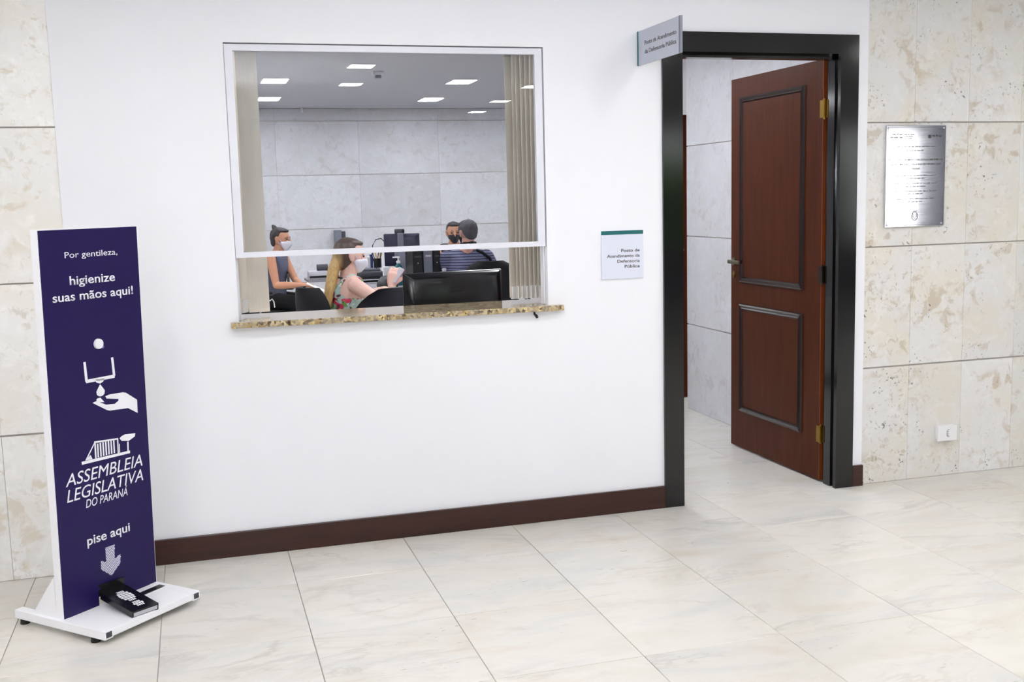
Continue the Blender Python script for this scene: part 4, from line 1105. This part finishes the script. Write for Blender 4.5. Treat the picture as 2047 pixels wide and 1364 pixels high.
# man seen from behind, striped polo
mn, P3, H3, t3 = person('person with short grey hair and navy striped polo seen from behind', (0.83, 4.60), (0.05, 1, 0), (0.868, 4.74, 1.176), (-0.42, 1, -0.04), M['skin_rose'], M['hair_grey'],
    [((1.13, 4.80, 0.80), (1.02, 5.05, 0.79), (-0.5, 0.8, 0), (0, 0, 1), 0.4, -1), ((0.69, 4.74, 0.80), (0.76, 5.04, 0.79), (0.4, 0.9, 0), (0, 0, 1), 0.4, 1)],
    (0.848, 4.70, 0.960), M['stripes'], M['denim'], M['mask_black'], hair='short', female=False, sleeve=0.62, topname='striped_polo')
b = B(); b.tube([H3(0.055, 0.01, -0.098), H3(0.06, -0.035, -0.092), H3(0.0, -0.075, -0.088), H3(-0.06, -0.035, -0.092), H3(-0.055, 0.01, -0.098)], 0.014, 8); b.obj('collar', M['black_cloth'], mn, True)
b = B(); b.tube([P3(0.075, -0.03, 1.03), P3(0.13, -0.035, 1.005), P3(0.19, -0.05, 0.955), P3(0.225, -0.02, 0.88)], [0.012, 0.014, 0.014, 0.012], 8); b.obj('bag_strap', M['black_cloth'], mn, True)
office_chair((1.06, 4.58, 0), R_(-22), 'wide black office chair beside the person in the striped polo', M['black_fabric'], bw=0.52, bh=0.40, bz=0.545)

# person facing the camera with a black mask
pf, P4, H4, t4 = person('person in black mask half hidden behind the grey haired head', (1.16, 6.52), (-0.10, -1, 0), (1.150, 6.42, 1.128), (-0.12, -1, -0.05), M['skin_tan'], M['hair_dark'],
    [((0.955, 6.28, 0.715), (1.02, 6.12, 0.645), (0.35, -0.9, 0), (0, 0, 1), 0.5, -1), ((1.345, 6.28, 0.715), (1.28, 6.12, 0.645), (-0.35, -0.9, 0), (0, 0, 1), 0.5, 1)],
    (1.155, 6.46, 0.955), M['black_cloth'], M['black_cloth'], M['mask_black'], hair='tied', topname='sleeveless_top')
office_chair((1.16, 6.54, 0), R_(174), 'black office chair under the person in black mask', M['black_fabric'], bh=0.30)
# empty chair by the window
office_chair((-0.40, 1.06, 0), R_(176), 'empty dark office chair between the window monitor and the floral dress', M['navy_fabric'], bw=0.56, bh=0.435, bz=0.555, arms=False)

# ------------------------------------------------------------------ THINGS ON THE DESKS
def monitor(loc, rz, wd, ht, zb, label, mat, neckm, bulge=True):
    t = thing('monitor', loc, label, 'monitor', 'computer monitors', rz)
    xf = Matrix.Translation(V((loc[0], loc[1], 0))) @ Matrix.Rotation(rz, 4, 'Z')     # back faces local -y
    b = B(xf); t0 = bmesh.new(); rings = []
    for ins, y in ((0.0, 0.012), (0.0, 0.0), (0.006, -0.006), (0.05, -0.028), (0.09, -0.036)):
        rings.append([t0.verts.new((x, y, z)) for x, z in ((-wd / 2 + ins, zb + ins * 0.9), (wd / 2 - ins, zb + ins * 0.9), (wd / 2 - ins, zb + ht - ins * 0.7), (-wd / 2 + ins, zb + ht - ins * 0.7))])
    for r0, r1 in zip(rings, rings[1:]):
        for k in range(4): t0.faces.new((r0[k], r0[(k + 1) % 4], r1[(k + 1) % 4], r1[k]))
    t0.faces.new(rings[0]); t0.faces.new(rings[-1])
    bmesh.ops.recalc_face_normals(t0, faces=t0.faces[:])
    bmesh.ops.bevel(t0, geom=[e for e in t0.edges], offset=0.004, segments=2, affect='EDGES')
    b._add(t0); sh_ = b.obj('housing', mat, t, True)
    b = B(xf); b.box((-wd / 2 + 0.012, 0.0105, zb + 0.016), (wd / 2 - 0.012, 0.0128, zb + ht - 0.012)); b.obj('screen', M['screen'], sh_)
    z0 = loc[2]
    b = B(xf); b.box((-0.035, -0.062, z0 + 0.006), (0.035, -0.036, zb + ht * 0.42), 0.005); b.box((-0.07, -0.05, zb + ht * 0.28), (0.07, -0.03, zb + ht * 0.5), 0.006); b.obj('stand_neck', neckm, t, True)
    b = B(xf); b.box((-0.13, -0.13, z0), (0.13, 0.09, z0 + 0.012), 0.005); b.obj('stand_foot', neckm, t, True)
    return t, xf
mt, mx = monitor((-0.250, 0.58, 0.74), R_(10), 0.525, 0.325, 0.795, 'large black monitor with its back to the service window', M['gloss_black'], M['gloss_black'])
b = B(mx); b.box((-0.045, -0.0370, 1.018), (0.045, -0.0355, 1.030), 0.0005); b.obj('emblem', M['black_plastic'], mt)
mt2, mx2 = monitor((0.395, 5.34, 0.74), R_(-12), 0.33, 0.30, 0.872, 'navy black monitor on the rear desk with a webcam on top', M['navy_plastic'], M['grey_plastic'])
wc = thing('webcam', (0.375, 5.33, 1.172), 'grey webcam clipped on top of the rear monitor', 'webcam')
b = B(); b.box((0.330, 5.31, 1.172), (0.420, 5.35, 1.215), 0.008); b.obj('body', M['dark_grey'], wc, True)
b = B(); b.cyl((0.405, 5.312, 1.196), (0.405, 5.300, 1.196), 0.013); b.obj('lens', M['gloss_black'], wc, True)
b = B(); b.box((0.345, 5.272, 1.05), (0.40, 5.288, 1.175), 0.004); b.box((0.35, 5.28, 1.172), (0.395, 5.33, 1.18)); b.obj('clip', M['grey_plastic'], wc)
b = B(); b.tube([(0.235, 5.33, 1.10), (0.20, 5.33, 1.135), (0.15, 5.32, 1.125), (0.118, 5.31, 1.075), (0.108, 5.31, 0.98), (0.13, 5.31, 0.90), (0.15, 5.31, 0.862)], 0.0045, 8); cb = b.obj('cable', M['black_rubber'], smooth=True); at(cb, (0.235, 5.33, 1.1)); tag(cb, 'thin black cable looping left of the rear monitor', 'cable')

def tower(x0, x1, y, ht, mat, label):
    t = thing('computer_tower', ((x0 + x1) / 2, y + 0.18, 0.74), label, 'computer', 'computer towers on the middle desk')
    b = B(); b.box((x0, y, 0.74), (x1, y + 0.34, 0.74 + ht), 0.004); b.obj('case', mat, t)
    b = B(); b.box((x0 + 0.008, y - 0.006, 0.748), (x1 - 0.008, y + 0.002, 0.732 + ht), 0.003); fp = b.obj('front_panel', mat, t)
    b = B(); b.box((x0 + 0.014, y - 0.0075, 0.74 + ht * 0.78), (x1 - 0.014, y - 0.004, 0.74 + ht * 0.83)); b.obj('drive_slot', M['dark_grey'] if mat != M['grey_plastic'] else M['light_grey'], fp)
    b = B(); b.cyl(((x0 + x1) / 2, y - 0.005, 0.74 + ht * 0.62), ((x0 + x1) / 2, y - 0.009, 0.74 + ht * 0.62), 0.006); b.obj('power_button', M['chrome'], fp, True)
tower(0.365, 0.455, 4.70, 0.305, M['black_plastic'], 'black computer tower left of the grey one on the middle desk')
tower(0.462, 0.540, 4.69, 0.310, M['grey_plastic'], 'grey computer tower between two black ones')
tower(0.547, 0.612, 4.70, 0.305, M['black_plastic'], 'black computer tower right of the grey one beside the striped polo')

bt = thing('pump_bottle', (0.245, 4.74, 0.74), 'teal pump bottle with white cap left of the computer towers', 'bottle')
b = B(); b.lathe((0.245, 4.74, 0.74), [(0.031, 0), (0.035, 0.004), (0.036, 0.02), (0.036, 0.145), (0.033, 0.165), (0.016, 0.185), (0.014, 0.195)]); b.obj('bottle_body', M['teal_plastic'], bt, True)
b = B(); b.lathe((0.245, 4.74, 0.933), [(0.018, 0), (0.018, 0.02), (0.007, 0.024), (0.006, 0.045), (0.014, 0.047), (0.014, 0.058)]); b.box((0.195, 4.733, 0.980), (0.25, 4.747, 0.992), 0.003); b.obj('pump', M['white_plastic'], bt, True)
b = B(); b.lathe((0.245, 4.74, 0.80), [(0.0365, 0), (0.0367, 0.002), (0.0367, 0.05), (0.0365, 0.052)]); b.obj('bottle_label', M['teal'], bt, True)
gb = thing('squeeze_bottle', (0.015, 3.80, 0.74), 'lime green squeeze bottle behind the raised hand', 'bottle')
b = B(); b.lathe((0.015, 3.80, 0.74), [(0.030, 0), (0.034, 0.005), (0.034, 0.09), (0.026, 0.12), (0.013, 0.132)]); b.obj('bottle_body', M['green_plastic'], gb, True)
b = B(); b.lathe((0.015, 3.80, 0.870), [(0.016, 0), (0.015, 0.018), (0.005, 0.026), (0.004, 0.038)]); b.obj('cap', M['white_plastic'], gb, True)
bb_ = thing('water_bottle', (0.575, 4.40, 0.74), 'small blue bottle with pale cap beside the striped polo', 'bottle')
b = B(); b.lathe((0.575, 4.40, 0.74), [(0.028, 0), (0.031, 0.004), (0.031, 0.10), (0.016, 0.125), (0.014, 0.13)]); b.obj('bottle_body', M['blue_plastic'], bb_, True)
b = B(); b.lathe((0.575, 4.40, 0.868), [(0.017, 0), (0.017, 0.022), (0.015, 0.025)]); b.obj('cap', M['light_grey'], bb_, True)
tp_ = thing('tape_dispenser', (0.16, 4.86, 0.74), 'small white desk box left of the teal bottle', 'box')
b = B(); b.box((0.125, 4.84, 0.74), (0.185, 4.90, 0.80), 0.004); b.obj('base', M['dark_grey'], tp_)
b = B(); b.box((0.130, 4.845, 0.80), (0.180, 4.895, 0.90), 0.006); b.obj('cover', M['white_plastic'], tp_)

b = B(); b.hull([((0.025, 4.30, 0.785), (0.05, 0.075, 0.045), None), ((0.115, 4.34, 0.79), (0.055, 0.08, 0.05), None), ((0.06, 4.33, 0.825), (0.055, 0.05, 0.035), None)], 3); b.ball((0.09, 4.28, 0.83), (0.05, 0.05, 0.025), 3)
bg_ = b.obj('bag', M['bag'], remesh=0.008, sm=4); at(bg_, (0.07, 4.32, 0.74)); tag(bg_, 'soft dark grey bag lying on the middle desk left of the teal bottle', 'bag')
pr = thing('printer', (0.03, 5.50, 0.74), 'dark grey printer on the rear desk right of the white face mask', 'printer')
b = B(); b.box((-0.15, 5.30, 0.74), (0.21, 5.64, 0.835), 0.015, 3); b.obj('housing', M['dark_grey'], pr, True)
b = B(); b.box((-0.13, 5.36, 0.834), (0.19, 5.63, 0.862), 0.008); b.obj('lid', M['grey_plastic'], pr, True)
b = B(); b.box((-0.11, 5.285, 0.765), (0.17, 5.305, 0.795), 0.003); b.obj('paper_slot', M['black_plastic'], pr)
b = B(); b.box((-0.10, 5.27, 0.758), (0.16, 5.33, 0.766), 0.002); b.obj('output_tray', M['light_grey'], pr)
pc = thing('pen_holder', (0.175, 5.42, 0.862), 'black pen holder with coloured pens on top of the printer', 'pen holder')
b = B(); b.lathe((0.175, 5.42, 0.862), [(0.034, 0), (0.036, 0.003), (0.037, 0.085), (0.034, 0.085), (0.033, 0.01)]); b.obj('cup', M['black_plastic'], pc, True)
pens = [(0.160, 5.405, 'red_plastic', 0.03), (0.172, 5.40, 'yellow_plastic', -0.02), (0.185, 5.415, 'red_plastic', 0.04), (0.19, 5.43, 'green_plastic', 0.02), (0.168, 5.43, 'blue_plastic', -0.04), (0.178, 5.425, 'white_plastic', 0.0)]
for i, (x, y, m, tl) in enumerate(pens):
    b = B(); b.cyl((x, y, 0.875), (x + tl, y + tl * 0.4, 1.01 + 0.008 * (i % 3)), 0.0042, seg=10); b.ball((x + tl, y + tl * 0.4, 1.012 + 0.008 * (i % 3)), 0.0045, 1)
    pen = b.obj('pen', M[m], smooth=True); at(pen, (x, y, 0.875))
    tag(pen, {0: 'red pen at the left rim of the pen holder', 1: 'yellow pen at the front of the pen holder', 2: 'red pen leaning right in the pen holder', 3: 'green pen at the right rim of the pen holder', 4: 'blue pen leaning left in the pen holder', 5: 'white pen in the middle of the pen holder'}[i], 'pen', 'pens in the holder')
bx = thing('carton', (0.115, 5.46, 0.862), 'small blue and white carton left of the pen holder', 'carton')
b = B(); b.box((0.085, 5.44, 0.862), (0.135, 5.49, 0.965), 0.002); b.obj('box', M['white_plastic'], bx)
b = B(); b.box((0.1115, 5.438, 0.862), (0.1365, 5.4915, 0.985), 0.002); b.obj('sleeve', M['blue_plastic'], bx)
lr = thing('label_printer', (-0.315, 6.03, 0.74), 'little pale label printer with a dark roll left of the blonde hair', 'printer')
b = B(); b.box((-0.405, 5.955, 0.74), (-0.225, 6.12, 0.820), 0.008); b.obj('housing', M['light_grey'], lr, True)
b = B(); b.box((-0.40, 5.947, 0.755), (-0.23, 5.957, 0.775), 0.002); b.obj('slot', M['black_plastic'], lr)
b = B(); b.cyl((-0.32, 6.03, 0.848), (-0.215, 6.03, 0.848), 0.034); b.obj('roll', M['dark_grey'], lr, True)
wb = thing('wall_box', (0.13, 7.76, 1.08), 'grey box with a dark cover on the back wall above the blonde hair', 'box')
b = B(); b.box((0.07, 7.66, 0.93), (0.15, 7.74, 1.165), 0.004); b.obj('case', M['grey_plastic'], wb)
b = B(); b.box((0.15, 7.67, 1.07), (0.195, 7.74, 1.15), 0.004); b.obj('cover', M['dark_grey'], wb)
